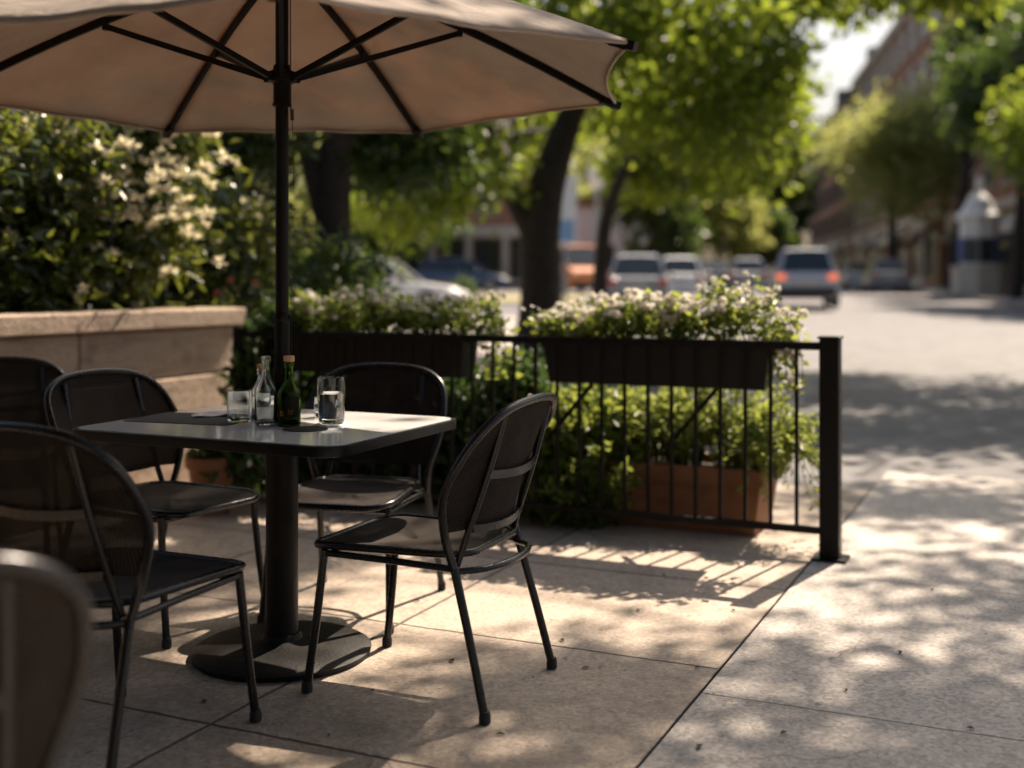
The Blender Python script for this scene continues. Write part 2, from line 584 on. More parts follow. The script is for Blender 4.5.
    L(nt, noise(nt, ob, 70, 3, 0.6), pit2.inputs['Value'])
    pm = N(nt, 'ShaderNodeMix', data_type='RGBA')
    L(nt, math_n(nt, 'MULTIPLY', pit2.outputs[0], 0.6), pm.inputs['Factor'])
    L(nt, km.outputs['Result'], pm.inputs['A'])
    pm.inputs['B'].default_value = tuple(x * 0.45 for x in c_lo) + (1,)
    # joints
    wob = math_n(nt, 'MULTIPLY', math_n(nt, 'SUBTRACT', noise(nt, ob, 9, 4), 0.5), 0.016)
    ja = joint_mask(nt, sx.outputs[0], a_off, a_pitch, jw, wob)
    jb = joint_mask(nt, sx.outputs[1], b_off, b_pitch, jw, wob)
    jd = math_n(nt, 'MINIMUM', ja, jb)
    jr = N(nt, 'ShaderNodeMapRange')
    jr.inputs['From Min'].default_value = jw * 0.4
    jr.inputs['From Max'].default_value = jw
    jr.inputs['To Min'].default_value = 1
    jr.inputs['To Max'].default_value = 0
    L(nt, jd, jr.inputs['Value'])
    jm = N(nt, 'ShaderNodeMix', data_type='RGBA')
    L(nt, math_n(nt, 'MULTIPLY', jr.outputs[0], 0.9), jm.inputs['Factor'])
    L(nt, pm.outputs['Result'], jm.inputs['A'])
    jm.inputs['B'].default_value = (*joint, 1)
    p = N(nt, 'ShaderNodeBsdfPrincipled')
    L(nt, jm.outputs['Result'], p.inputs['Base Color'])
    mr = N(nt, 'ShaderNodeMapRange')
    mr.inputs['To Min'].default_value = 0.55
    mr.inputs['To Max'].default_value = 0.85
    L(nt, mid, mr.inputs['Value'])
    L(nt, mr.outputs[0], p.inputs['Roughness'])
    h = math_n(nt, 'SUBTRACT', math_n(nt, 'ADD', math_n(nt, 'MULTIPLY', fine, 0.5), math_n(nt, 'MULTIPLY', mid, 0.5)), math_n(nt, 'MULTIPLY', jr.outputs[0], 1.6))
    b = N(nt, 'ShaderNodeBump')
    b.inputs['Strength'].default_value = 0.8
    b.inputs['Distance'].default_value = 0.008
    L(nt, h, b.inputs['Height'])
    L(nt, b.outputs[0], p.inputs['Normal'])
    L(nt, p.outputs[0], out.inputs[0])
    return m


M['patio'] = paving_mat('terrace_slabs', (0.28, 0.222, 0.17), (0.55, 0.45, 0.355), -0.925, 1.15, 2.555, 1.02, 0.008, 0.8)
M['sidewalk'] = paving_mat('sidewalk_concrete', (0.29, 0.262, 0.235), (0.57, 0.515, 0.46), 1.6, 2.6, 3.35, 1.55, 0.0045, 1.0, (0.10, 0.085, 0.07))
M['asphalt'] = surf('asphalt', (0.095, 0.094, 0.096), (0.18, 0.177, 0.178), 2.1, 0.85, 0.6, 120, bdist=0.006)
M['slab_far'] = surf('pale_concrete', (0.3, 0.27, 0.24), (0.4, 0.36, 0.32), 1.5, 0.85, 0.3, 60)


def stone_wall_mat():
    m, nt, out = mat('sandstone_block')
    tc = N(nt, 'ShaderNodeTexCoord')
    ob = tc.outputs['Object']
    p = N(nt, 'ShaderNodeBsdfPrincipled')
    mpw = N(nt, 'ShaderNodeMapping')
    mpw.inputs['Scale'].default_value = (1.6, 0.8, 4.5)
    L(nt, ob, mpw.inputs['Vector'])
    f = noise(nt, mpw.outputs[0], 2.6, 10, 0.72, 0.5)
    c = ramp(nt, f, [(0.25, (0.20, 0.145, 0.105)), (0.5, (0.38, 0.285, 0.21)), (0.75, (0.50, 0.39, 0.29))])
    st = N(nt, 'ShaderNodeMapRange')
    st.inputs['From Min'].default_value = 0.55
    st.inputs['From Max'].default_value = 0.78
    st.inputs['To Max'].default_value = 0.7
    L(nt, noise(nt, ob, 5.5, 6, 0.6), st.inputs['Value'])
    mx = N(nt, 'ShaderNodeMix', data_type='RGBA')
    L(nt, st.outputs[0], mx.inputs['Factor'])
    L(nt, c, mx.inputs['A'])
    mx.inputs['B'].default_value = (0.09, 0.06, 0.045, 1)
    L(nt, mx.outputs['Result'], p.inputs['Base Color'])
    p.inputs['Roughness'].default_value = 0.85
    b = N(nt, 'ShaderNodeBump')
    b.inputs['Strength'].default_value = 0.9
    b.inputs['Distance'].default_value = 0.02
    L(nt, noise(nt, ob, 22, 8, 0.7), b.inputs['Height'])
    L(nt, b.outputs[0], p.inputs['Normal'])
    L(nt, p.outputs[0], out.inputs[0])
    return m


M['stone'] = stone_wall_mat()


def brick_mat(name, c1, c2, mortar=(0.3, 0.27, 0.24)):
    m, nt, out = mat(name)
    tc = N(nt, 'ShaderNodeTexCoord')
    # bricks run on the horizontal (x+y) and z axes
    sx = N(nt, 'ShaderNodeSeparateXYZ')
    L(nt, tc.outputs['Object'], sx.inputs[0])
    cb = N(nt, 'ShaderNodeCombineXYZ')
    L(nt, math_n(nt, 'ADD', sx.outputs[0], sx.outputs[1]), cb.inputs[0])
    L(nt, sx.outputs[2], cb.inputs[1])
    br = N(nt, 'ShaderNodeTexBrick')
    br.inputs['Scale'].default_value = 2.2
    br.inputs['Mortar Size'].default_value = 0.015
    br.inputs['Color1'].default_value = (*c1, 1)
    br.inputs['Color2'].default_value = (*c2, 1)
    br.inputs['Mortar'].default_value = (*mortar, 1)
    L(nt, cb.outputs[0], br.inputs['Vector'])
    mx = N(nt, 'ShaderNodeMix', data_type='RGBA', blend_type='MULTIPLY')
    mx.inputs['Factor'].default_value = 0.3
    L(nt, br.outputs['Color'], mx.inputs['A'])
    L(nt, ramp(nt, noise(nt, tc.outputs['Object'], 0.6, 7), [(0.3, (0.55, 0.5, 0.5)), (0.7, (1, 1, 1))]), mx.inputs['B'])
    p = N(nt, 'ShaderNodeBsdfPrincipled')
    p.inputs['Roughness'].default_value = 0.9
    L(nt, mx.outputs['Result'], p.inputs['Base Color'])
    L(nt, p.outputs[0], out.inputs[0])
    return m


M['brick'] = brick_mat('red_brick', (0.46, 0.20, 0.125), (0.38, 0.16, 0.105))
M['brick_dark'] = brick_mat('dark_brick', (0.40, 0.19, 0.14), (0.32, 0.15, 0.11))


# ------------------------------------------------------------------ foliage builder
def leaf_arrays(C, D, Ln, W, rng, fold=0.25):
    n = len(C)
    D = D / np.maximum(np.linalg.norm(D, axis=1, keepdims=True), 1e-6)
    r = rng.normal(size=(n, 3))
    S = np.cross(D, r)
    S /= np.maximum(np.linalg.norm(S, axis=1, keepdims=True), 1e-6)
    U = np.cross(S, D)
    Ln = Ln[:, None]
    W = W[:, None]
    a = C
    b = C + D * Ln * 0.45 + S * W * 0.5 + U * W * fold
    t = C + D * Ln - U * Ln * 0.08
    e = C + D * Ln * 0.45 - S * W * 0.5 + U * W * fold
    V = np.stack([a, b, t, e], 1)
    return V.reshape(-1, 3)


def quad_mesh(name, V, mats, mi=None, parent=None, tri_split=True):
    """V: (4n,3); each leaf = two triangles along the midrib"""
    n = len(V) // 4
    me = bpy.data.meshes.new(name)
    idx = np.arange(n)[:, None] * 4
    F = np.concatenate([idx + np.array([0, 1, 2]), idx + np.array([0, 2, 3])], 1).reshape(-1, 3)
    me.vertices.add(len(V))
    me.vertices.foreach_set('co', V.astype(np.float32).ravel())
    me.loops.add(F.size)
    me.loops.foreach_set('vertex_index', F.astype(np.int32).ravel())
    me.polygons.add(len(F))
    me.polygons.foreach_set('loop_start', np.arange(0, F.size, 3, dtype=np.int32))
    me.polygons.foreach_set('loop_total', np.full(len(F), 3, dtype=np.int32))
    if not isinstance(mats, (list, tuple)):
        mats = [mats]
    for m in mats:
        me.materials.append(m)
    if mi is not None:
        me.polygons.foreach_set('material_index', np.repeat(mi, 2).astype(np.int32))
    me.update(calc_edges=True)
    me.validate()
    o = bpy.data.objects.new(name, me)
    COL.objects.link(o)
    if parent:
        o.parent = parent
    return o


def blob_leaves(blobs, n, ll, lw, seed, clump=9, clump_r=0.22, out_bias=0.7, droop=0.25, shell=0.55):
    """leaves gathered in twig clumps inside ellipsoids: blobs = [(centre, radii, weight)]"""
    rng = np.random.default_rng(seed)
    w = np.array([b[2] for b in blobs], float)
    w /= w.sum()
    k = max(1, n // clump)
    which = rng.choice(len(blobs), size=k, p=w)
    cen = np.array([list(b[0]) for b in blobs], float)[which]
    rad = np.array([list(b[1]) for b in blobs], float)[which]
    d = rng.normal(size=(k, 3))
    d /= np.linalg.norm(d, axis=1, keepdims=True)
    rr = (shell + (1 - shell) * rng.random(k)) ** 0.8 * (0.75 + 0.35 * rng.random(k))
    inner = rng.random(k) < 0.25
    rr[inner] *= rng.random(inner.sum())
    cc = cen + d * rr[:, None] * rad
    C = np.repeat(cc, clump, 0)
    out = np.repeat(d, clump, 0)
    off = rng.normal(size=C.shape)
    C = C + off * clump_r * 0.6
    D = out * out_bias + rng.normal(size=C.shape) * 0.7 + np.array([0, 0, -droop])
    s = 0.65 + 0.7 * rng.random(len(C))
    return leaf_arrays(C, D, ll * s, lw * s, rng)


def limb(mb, p0, p1, r0, r1, bend=0.15, seed=0, n=7, seg=9):
    rng = random.Random(seed)
    p0, p1 = Vector(p0), Vector(p1)
    ln = (p1 - p0).length
    mid = (p0 + p1) / 2 + Vector((rng.uniform(-1, 1), rng.uniform(-1, 1), rng.uniform(-.4, .6))) * ln * bend
    pts = catmull([p0, mid, p1], n // 2 + 1)
    k = len(pts)
    rs = [(r0 + (r1 - r0) * i / (k - 1)) * (1 + rng.uniform(-.06, .06)) for i in range(k)]
    mb.tube(pts, rs, seg)


def tree(name, label, base, limbs, blobs, nleaf, ll, lw, leafm, seed, group=None, clump_r=0.25, droop=0.25, shell=0.55, twigs=4, clump=9):
    """limbs: list of point lists with radii [(p, r), ...]; world coordinates, stored relative to the base"""
    b = Vector(base)
    t = thing(name, label, 'tree', b, 0, group)
    mb = MB()
    for li, lm in enumerate(limbs):
        pts = [Vector(p) - b for p, r in lm]
        rs = [r for p, r in lm]
        cp = catmull(pts, 5)
        k = len(cp)
        rr = []
        for i in range(k):
            x = i / (k - 1) * (len(rs) - 1)
            j = min(int(x), len(rs) - 2)
            rr.append(rs[j] + (rs[j + 1] - rs[j]) * (x - j))
        mb.tube(cp, rr, 12)
    # small branches reaching into every crown mass
    rng = random.Random(seed)
    for c, r, w in blobs:
        cl = min(((Vector(p), q) for lm in limbs for p, q in lm[len(lm) // 2:]), key=lambda q: (q[0] - Vector(c)).length)
        for k in range(twigs):
            e = Vector(c) + Vector((rng.uniform(-.75, .75) * r[0], rng.uniform(-.75, .75) * r[1], rng.uniform(-.6, .7) * r[2]))
            limb(mb, cl[0] - b, e - b, min(cl[1] * 0.6, 0.09) if twigs > 3 else 0.03, 0.008, 0.15, rng.random(), 6, 6)
    mb.build('trunk', M['bark'], t, 60)
    rb = [((Vector(c) - b), r, w) for c, r, w in blobs]
    V = blob_leaves(rb, nleaf, ll, lw, seed, clump, clump_r, 0.5, droop, shell)
    quad_mesh('crown', V, leafm, None, t)
    return t


# ------------------------------------------------------------------ setting: ground sheets
def sheet(name, poly_fn, nu, nv, m, zoff=0.0):
    mb = MB()

    def fn(i, j):
        p = poly_fn(i, j)
        return (p.x, p.y, gz(p.x, p.y) + zoff)
    mb.grid(fn, nu, nv)
    o = mb.build(name, m, None, 180)
    return tag(o, kind='structure')


def ylin(j):
    return -14 + 20 * j if j < 1 else 0


# asphalt: one sheet to the horizon, rows closer together near the camera
def asphalt_fn(i, j):
    y = -16 + 700 * j ** 2.4
    w = 30 + 1.0 * max(y, 0)
    return Vector((-w + 2 * w * i, y, 0))


sheet('road', asphalt_fn, 40, 160, M['asphalt'], -0.014)


def grid_obj(name, a0, a1, b0, b1, m, z=0.0):
    """flat sheet in the terrace grid; its object axes are the grid axes so that joints follow them"""
    mb = MB()
    mb.grid(lambda i, j: (a0 + (a1 - a0) * i, b0 + (b1 - b0) * j, 0), 2, 2)
    o = mb.build(name, m)
    o.rotation_euler = (0, 0, YAW)
    o.location = (0, 0, z)
    return tag(o, kind='structure')


A_J = -0.925
grid_obj('terrace_paving', -9.0, A_J - 0.0035, -4, 7.0, M['patio'], 0.0)
grid_obj('sidewalk', A_J + 0.0035, 9.0, -4, 7.72, M['sidewalk'], 0.0)
# far left pavement under the street trees
sheet('pavement', lambda i, j: street(9.2 + 19 * j, -12 + 10.6 * i), 8, 16, M['slab_far'], -0.002)
sheet('grass_verge', lambda i, j: street(38 + 9 * j, -16 + 11.5 * i), 8, 10, M['grass'], 0.03)
# pavement of the far side with a kerb
mbk = MB()
for k in range(40):
    s0, s1 = 20 + k * 3.5, 20 + (k + 1) * 3.5
    q = [street(s0, 9.1), street(s1, 9.1), street(s1, 40), street(s0, 40)]
    q2 = [p + Vector((0, 0, 0.12)) for p in q]
    mbk.add(q + q2, [(4, 7, 6, 5), (0, 4, 5, 1), (1, 5, 6, 2), (2, 6, 7, 3), (3, 7, 4, 0)])
tag(mbk.build('far_pavement', M['slab_far']), kind='structure')

# ------------------------------------------------------------------ sky and sun
w = bpy.data.worlds.new('World')
SC.world = w
w.use_nodes = True
nt = w.node_tree
nt.nodes.clear()
wo = nt.nodes.new('ShaderNodeOutputWorld')
bg = nt.nodes.new('ShaderNodeBackground')
sky = nt.nodes.new('ShaderNodeTexSky')
sky.sky_type = 'NISHITA'
sky.sun_disc = False
SUN_EL, SUN_AZ = RAD(48), RAD(36)      # azimuth measured from straight ahead towards the right
sky.sun_elevation = SUN_EL
sky.sun_rotation = SUN_AZ
sky.air_density = 1.0
sky.dust_density = 5.0
sky.ozone_density = 1.0
bg.inputs['Strength'].default_value = 0.055
nt.links.new(sky.outputs[0], bg.inputs[0])
nt.links.new(bg.outputs[0], wo.inputs[0])
sl = bpy.data.lights.new('sun', 'SUN')
sl.energy = 5.0
sl.angle = RAD(0.6)
sl.color = (1.0, 0.83, 0.66)
so = bpy.data.objects.new('sun', sl)
COL.objects.link(so)
sv = Vector((math.sin(SUN_AZ) * math.cos(SUN_EL), math.cos(SUN_AZ) * math.cos(SUN_EL), math.sin(SUN_EL)))
so.rotation_euler = sv.to_track_quat('Z', 'Y').to_euler()
so.location = sv * 60


def over(x, y, z):
    """the point at height z whose shadow falls on (x, y)"""
    return Vector((x, y, 0)) + sv * (z / sv.z)


# ------------------------------------------------------------------ chairs
def make_chair(label, group):
    t = thing('garden_chair', label, 'chair', (0, 0, 0), 0, group)
    half = [(0.222, -0.195, 0.40), (0.238, -0.172, 0.50), (0.274, -0.188, 0.615), (0.276, -0.240, 0.715),
            (0.248, -0.298, 0.800), (0.160, -0.338, 0.852), (0, -0.352, 0.867)]
    hoop = catmull([(-x, y, z) for x, y, z in half[:-1]] + half[::-1], 6)
    MB().tube(hoop, 0.0125, 10).build('back_frame', M['black_metal'], t, 60)
    fine = catmull(half, 12)

    def hp(z):
        for i in range(len(fine) - 1):
            if fine[i].z <= z <= fine[i + 1].z:
                q = (z - fine[i].z) / max(1e-6, fine[i + 1].z - fine[i].z)
                return fine[i].lerp(fine[i + 1], q)
        return fine[-1]

    def yc(z):
        return -0.236 - 0.112 * (z - 0.5) / 0.366

    def back_pt(i, j):
        z = 0.505 + (0.862 - 0.505) * (1 - (1 - j) ** 1.5)
        h = hp(z)
        x = (2 * i - 1) * max(h.x, 0.004)
        q = abs(2 * i - 1) ** 2
        return (x, yc(z) + (h.y - yc(z)) * q, z)
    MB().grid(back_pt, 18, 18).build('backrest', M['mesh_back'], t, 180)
    for s in (-1, 1):
        pts = [(s * 0.190, -0.186, 0.405), (s * 0.178, -0.216, 0.50), (s * 0.170, -0.272, 0.66), (s * 0.162, -0.322, 0.832)]
        MB().tube(catmull(pts, 4), 0.0105, 8).build('upright', M['black_metal'], t, 60)

    def strap(z, h):
        mb = MB()
        n = 14
        vs = []
        for i in range(n + 1):
            x = -0.172 + 0.344 * i / n
            q = (abs(x) / 0.25) ** 2
            yy = yc(z) - 0.011 + (hp(z).y - yc(z)) * q * 0.8
            sag = -0.010 * (1 - (x / 0.172) ** 2)
            for dy, dz in ((-0.007, -h), (-0.007, h), (0.003, h), (0.003, -h)):
                vs.append((x, yy + dy, z + dz + sag))
        fs = [(0, 1, 2, 3), (n * 4 + 3, n * 4 + 2, n * 4 + 1, n * 4)]
        for i in range(n):
            for k in range(4):
                l = (k + 1) % 4
                fs.append((i * 4 + k, i * 4 + 4 + k, i * 4 + 4 + l, i * 4 + l))
        mb.add(vs, fs)
        return mb.build('back_strap', M['black_metal'], t)
    strap(0.665, 0.012)
    strap(0.510, 0.011)
    # seat
    rim = []
    for (x, y) in round_rect(0.455, 0.505, 0.085, 7):
        zz = 0.437 - 0.012 * max(0, (y - 0.13) / 0.12) ** 2 if y > 0.13 else 0.437
        rim.append((x * (1.0 if y > -0.05 else 1 - 0.16 * min(1, (-0.05 - y) / 0.17)), y + 0.035, zz))
    MB().tube(rim, 0.0115, 8, closed=True).build('seat_frame', M['black_metal'], t, 60)
    mb = MB()
    rings = 9
    vs, fs = [], []
    n = len(rim)
    for k in range(rings + 1):
        q = 1 - k / rings * 0.9
        for (x, y, z) in rim:
            vs.append((x * q, 0.035 + (y - 0.035) * q, z + 0.006 - 0.017 * (1 - q * q)))
    for k in range(rings):
        for i in range(n):
            j = (i + 1) % n
            fs.append((k * n + i, k * n + j, k * n + n + j, k * n + n + i))
    vs.append((0, 0.035, 0.437 + 0.006 - 0.017))
    for i in range(n):
        fs.append((rings * n + i, rings * n + (i + 1) % n, len(vs) - 1))
    mb.add(vs, fs)
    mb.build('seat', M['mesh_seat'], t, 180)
    # rear rail bowing behind the seat and a front cross rail
    MB().tube(catmull([(-0.218, -0.19, 0.395), (-0.15, -0.262, 0.398), (0, -0.292, 0.399), (0.15, -0.262, 0.398), (0.218, -0.19, 0.395)], 5), 0.010, 8).build('rear_rail', M['black_metal'], t, 60)
    for s in (-1, 1):
        MB().tube([(s * 0.217, -0.20, 0.402), (s * 0.219, 0.0, 0.408), (s * 0.216, 0.24, 0.410)], 0.010, 8).build('side_rail', M['black_metal'], t, 60)
    MB().tube([(-0.21, 0.225, 0.405), (0.21, 0.225, 0.405)], 0.009, 8).build('front_rail', M['black_metal'], t, 60)
    for s in (-1, 1):
        for pts in ([(s * 0.248, -0.300, 0.014), (s * 0.236, -0.255, 0.19), (s * 0.222, -0.195, 0.405)],
                    [(s * 0.236, 0.280, 0.014), (s * 0.227, 0.255, 0.20), (s * 0.216, 0.232, 0.418)]):
            lg = MB().tube(catmull(pts, 4), 0.0125, 10).build('leg', M['black_metal'], t, 60)
            x, y, z = pts[0]
            MB().lathe([(0.010, 0), (0.0165, 0.003), (0.0165, 0.022), (0.0135, 0.034)], 12, 0, (x, y, 0)).build('rubber_foot', M['rubber'], lg, 60)
    return t


GC = 'black metal mesh chairs on the terrace'
chair = make_chair('black mesh chair right of the table, in the sun, its back to the path', GC)


def put(o, x, y, fx, fy, label=None):
    o.location = (x, y, 0.001)
    o.rotation_euler = (0, 0, math.atan2(-fx, fy))
    if label:
        o['label'] = label


put(chair, -0.250, 3.535, -0.917, 0.40)
for (x, y, fx, fy, lb) in (
        (-0.585, 4.33, -0.23, -0.97, 'black mesh chair on the far side of the table, with its back to the railing'),
        (-1.255, 4.19, 0.86, -0.51, 'black mesh chair left of the table, facing right in front of the stone wall'),
        (-2.10, 4.72, 0.30, -0.95, 'dark chair at the left edge, farthest back, right against the stone wall'),
        (-1.03, 3.04, 0.40, 0.915, 'black mesh chair at the near left of the table, seen from behind in the shade'),
        (-0.955, 1.667, -0.55, 0.83, 'blurred chair nearest the camera, its curved back in the bottom left corner')):
    put(copy_tree(chair), x, y, fx, fy, lb)

# ------------------------------------------------------------------ table
TX, TY = -0.745, 3.79
tb = thing('cafe_table', 'cafe table with pale top, black rim and round cast base under the parasol', 'table', (TX, TY, 0.001), YAW)
rel = E1 * 0
dx, dy = -0.045, 0.035
offs = Vector((dx, dy, 0))
oa, obb = offs.dot(E1), offs.dot(E2)
Wt, Lt = 1.02, 0.80
outer = [(x + oa, y + obb) for x, y in round_rect(Wt, Lt, 0.085, 8)]
inner = [(x + oa, y + obb) for x, y in round_rect(Wt - 0.03, Lt - 0.03, 0.072, 8)]
mb = MB()
n = len(outer)
vs = [(x, y, 0.708) for x, y in inner] + [(x, y, 0.711) for x, y in outer] + [(x, y, 0.736) for x, y in outer] + \
     [(x * 0.998 + oa * 0.002, y * 0.998 + obb * 0.002, 0.7405) for x, y in outer] + [(x, y, 0.7405) for x, y in inner]
fs = [tuple(range(n - 1, -1, -1))]
for k in range(4):
    for i in range(n):
        j = (i + 1) % n
        fs.append((k * n + i, k * n + j, k * n + n + j, k * n + n + i))
fs.append(tuple(4 * n + i for i in range(n)))
mb.add(vs, fs)
mb.build('table_rim', M['table_edge'], tb, 40)
mb = MB()
top = [(x + oa, y + obb) for x, y in round_rect(Wt - 0.034, Lt - 0.034, 0.07, 8)]
mb.prism(top, 0.7395, 0.7425)
mb.build('tabletop', M['table_top'], tb)
mb = MB()
mb.lathe([(0.052, 0.03), (0.052, 0.70), (0.085, 0.7075)], 28)
mb.build('pedestal', M['cast_iron'], tb, 40)
mb = MB()
mb.lathe([(0.262, 0), (0.285, 0.004), (0.288, 0.018), (0.268, 0.029), (0.16, 0.036), (0.095, 0.043), (0.066, 0.052), (0.058, 0.07)], 56)
mb.build('base', M['cast_iron'], tb, 35)

# ------------------------------------------------------------------ parasol
ub = thing('parasol', 'large taupe parasol with black ribs standing through the table', 'parasol', (TX, TY, 0.74))
NR = 7
CX, CY, CR, CZ, CROT = -0.722 - TX, 3.779 - TY, 1.195, 1.834 - 0.74, -0.171
APEX = Vector((CX * 0.4, CY * 0.4, 2.265 - 0.74))
tips = []
for k in range(NR):
    a = CROT + 2 * PI / NR * (k - 0.5)
    X, Y = CR * math.sin(a), CR * 1.046 * math.cos(a)
    tips.append(Vector((CX + X, CY + Y, CZ + 0.020 * X - 0.002 * Y)))
mb = MB()
rng = random.Random(5)


def panel(k):
    t0, t1 = tips[k], tips[(k + 1) % NR]
    nu, nv = 16, 16

    def fn(i, j):
        # j from apex to rim, i across the panel
        e0 = APEX.lerp(t0, j) + Vector((0, 0, 0.035 * math.sin(PI * j)))
        e1 = APEX.lerp(t1, j) + Vector((0, 0, 0.035 * math.sin(PI * j)))
        p = e0.lerp(e1, i)
        s = 4 * i * (1 - i)
        # cloth sags a little between the ribs and is cut in at the rim
        p.z -= 0.030 * s * j * (1 - 0.6 * j)
        inward = (Vector((APEX.x, APEX.y, p.z)) - p)
        p += inward * (0.045 * s * j ** 5)
        p.z += 0.012 * s * j ** 5
        p.z += 0.004 * math.sin(19 * i + 3 * k) * math.sin(11 * j + k) * s
        return p
    return fn, nu, nv


for k in range(NR):
    fn, nu, nv = panel(k)
    mb.grid(fn, nu, nv)
cn = mb.build('canopy', M['canvas'], ub, 50)
sol = cn.modifiers.new('cloth', 'SOLIDIFY')
sol.thickness = 0.003
sol.offset = 1
mb = MB()
for k in range(NR):
    fn, nu, nv = panel(k)
    mb.tube([fn(i / 16, 0.997) - Vector((0, 0, 0.004)) for i in range(17)], 0.0048, 6)
mb.build('hem', M['canvas'], ub, 60)
MB().tube([(0, 0, -0.72), (0, 0, 0.0), (0, 0, 0.36)], 0.0255, 16).build('lower_pole', M['pole_metal'], ub, 60)
MB().tube([(0, 0, 0.36), (0, 0, 0.9), (0, 0, APEX.z - 0.02)], 0.0215, 16).build('pole', M['pole_metal'], ub, 60)
mb = MB()
RZ = 1.845 - 0.74
mb.lathe([(0.024, -0.075), (0.031, -0.072), (0.031, -0.066), (0.028, -0.06), (0.028, 0.0), (0.043, 0.006), (0.045, 0.03), (0.040, 0.04), (0.03, 0.043), (0.027, 0.06), (0.024, 0.061)], 24)
for k in range(NR):
    a = math.atan2(tips[k].y, tips[k].x)
    mb.box(0.036, 0.058, -0.008, 0.008, 0.006, 0.034, 0, Matrix.Rotation(a, 4, 'Z'))
rn = mb.build('runner', M['pole_metal'], ub, 40)
rn.location = (0, 0, RZ)
MB().lathe([(0.024, -0.05), (0.045, -0.045), (0.045, -0.015), (0.03, 0.0), (0.012, 0.02), (0.018, 0.04), (0.02, 0.055), (0.012, 0.075), (0.002, 0.08)], 20, 0, (APEX.x, APEX.y, APEX.z + 0.005)).build('finial', M['pole_metal'], ub, 60)


def bar(mb, p, q, w, h, up=Vector((0, 0, 1))):
    p, q = Vector(p), Vector(q)
    t = (q - p).normalized()
    s = t.cross(up).normalized()
    u = s.cross(t)
    vs = []
    for c in (p, q):
        for a, b in ((-1, -1), (1, -1), (1, 1), (-1, 1)):
            vs.append(c + s * w / 2 * a + u * h / 2 * b)
    mb.add(vs, [(0, 1, 2, 3), (7, 6, 5, 4), (0, 4, 5, 1), (1, 5, 6, 2), (2, 6, 7, 3), (3, 7, 4, 0)])


for k in range(NR):
    tip = tips[k]
    pts = []
    for j in range(9):
        q = 0.03 + (0.985 - 0.03) * j / 8
        pts.append(APEX.lerp(tip, q) + Vector((0, 0, 0.035 * math.sin(PI * q) - 0.016)))
    mb = MB()
    for a, b in zip(pts[:-1], pts[1:]):
        bar(mb, a, b + (b - a) * 0.02, 0.014, 0.024)
    rb = mb.build('rib', M['pole_metal'], ub)
    d = (tip - APEX).normalized()
    mb = MB()
    bar(mb, tip - d * 0.065 + Vector((0, 0, -0.012)), tip + d * 0.012 + Vector((0, 0, -0.010)), 0.026, 0.026)
    mb.build('rib_tip', M['pole_metal'], rb)
    a = math.atan2(tip.y, tip.x)
    j = APEX.lerp(tip, 0.50) + Vector((0, 0, 0.035 - 0.036))
    p0 = Vector((0.046 * math.cos(a), 0.046 * math.sin(a), RZ + 0.018))
    mb = MB()
    bar(mb, p0, j, 0.013, 0.019)
    st = mb.build('strut', M['pole_metal'], ub)
    mb = MB()
    bar(mb, j - Vector((0, 0, 0.012)), j + Vector((0, 0, 0.03)), 0.022, 0.016, Vector((1, 0, 0)))
    mb.build('hinge', M['pole_metal'], st)
# pull cord beside the pole
mb = MB()
mb.tube(catmull([(0.030, -0.018, APEX.z - 0.1), (0.032, -0.02, RZ - 0.05), (0.036, -0.02, RZ - 0.11)], 4), 0.0022, 6)
mb.tube(catmull([(0.036, -0.02, RZ - 0.11), (0.041, -0.02, RZ - 0.22), (0.042, -0.02, RZ - 0.34)], 4), 0.0012, 6)
mb.tube([(0.036, -0.02, RZ - 0.085), (0.037, -0.02, RZ - 0.12)], 0.006, 8)
mb.build('pull_cord', M['rubber'], ub, 60)
mb = MB()
mb.lathe([(0.0265, 0), (0.0285, 0.003), (0.0285, 0.03), (0.0265, 0.034)], 18, 0, (0, 0, 0.33))
mb.tube([(0.024, -0.012, 0.36), (0.031, -0.014, 0.34), (0.033, -0.014, 0.2)], 0.0025, 6)
mb.build('pole_collar', M['pole_metal'], ub, 40)

# ------------------------------------------------------------------ things on the table
ZT = 0.7435


def on_table(u, y):
    d = FPX * (EYE - ZT) / (y - HOR)
    return Vector(((u - 512) / FPX * d, d, ZT))


def vessel(o, outer, inner, m, n=40):
    mb = MB()
    mb.lathe(outer, n, 0, (0, 0, 0), False)
    k = len(outer)
    mb2 = MB()
    prof = outer + inner
    mb2.lathe(prof, n, 0, (0, 0, 0), True)
    return mb2


def bottle_profile(h, r, rn, sh0, sh1):
    out = [(r * 0.86, 0.0), (r * 0.97, 0.003), (r, 0.010), (r, sh0)]
    for i in range(1, 7):
        t = i / 6
        s = t * t * (3 - 2 * t)
        out.append((r + (rn - r) * (0.75 * t + 0.25 * s), sh0 + (sh1 - sh0) * t))
    out += [(rn * 0.97, h - 0.02), (rn * 1.18, h - 0.016), (rn * 1.18, h - 0.002), (rn * 1.05, h)]
    inn = [(rn * 0.8, h - 0.001), (rn * 0.78, h - 0.02)]
    for i in range(6, 0, -1):
        t = i / 6
        s = t * t * (3 - 2 * t)
        ww = 0.0028
        inn.append((max(0.004, r + (rn - r) * (0.75 * t + 0.25 * s) - ww), sh0 + (sh1 - sh0) * t))
    inn += [(r - 0.003, sh0), (r - 0.003, 0.014), (r - 0.010, 0.008), (0.003, 0.011)]
    return out + inn


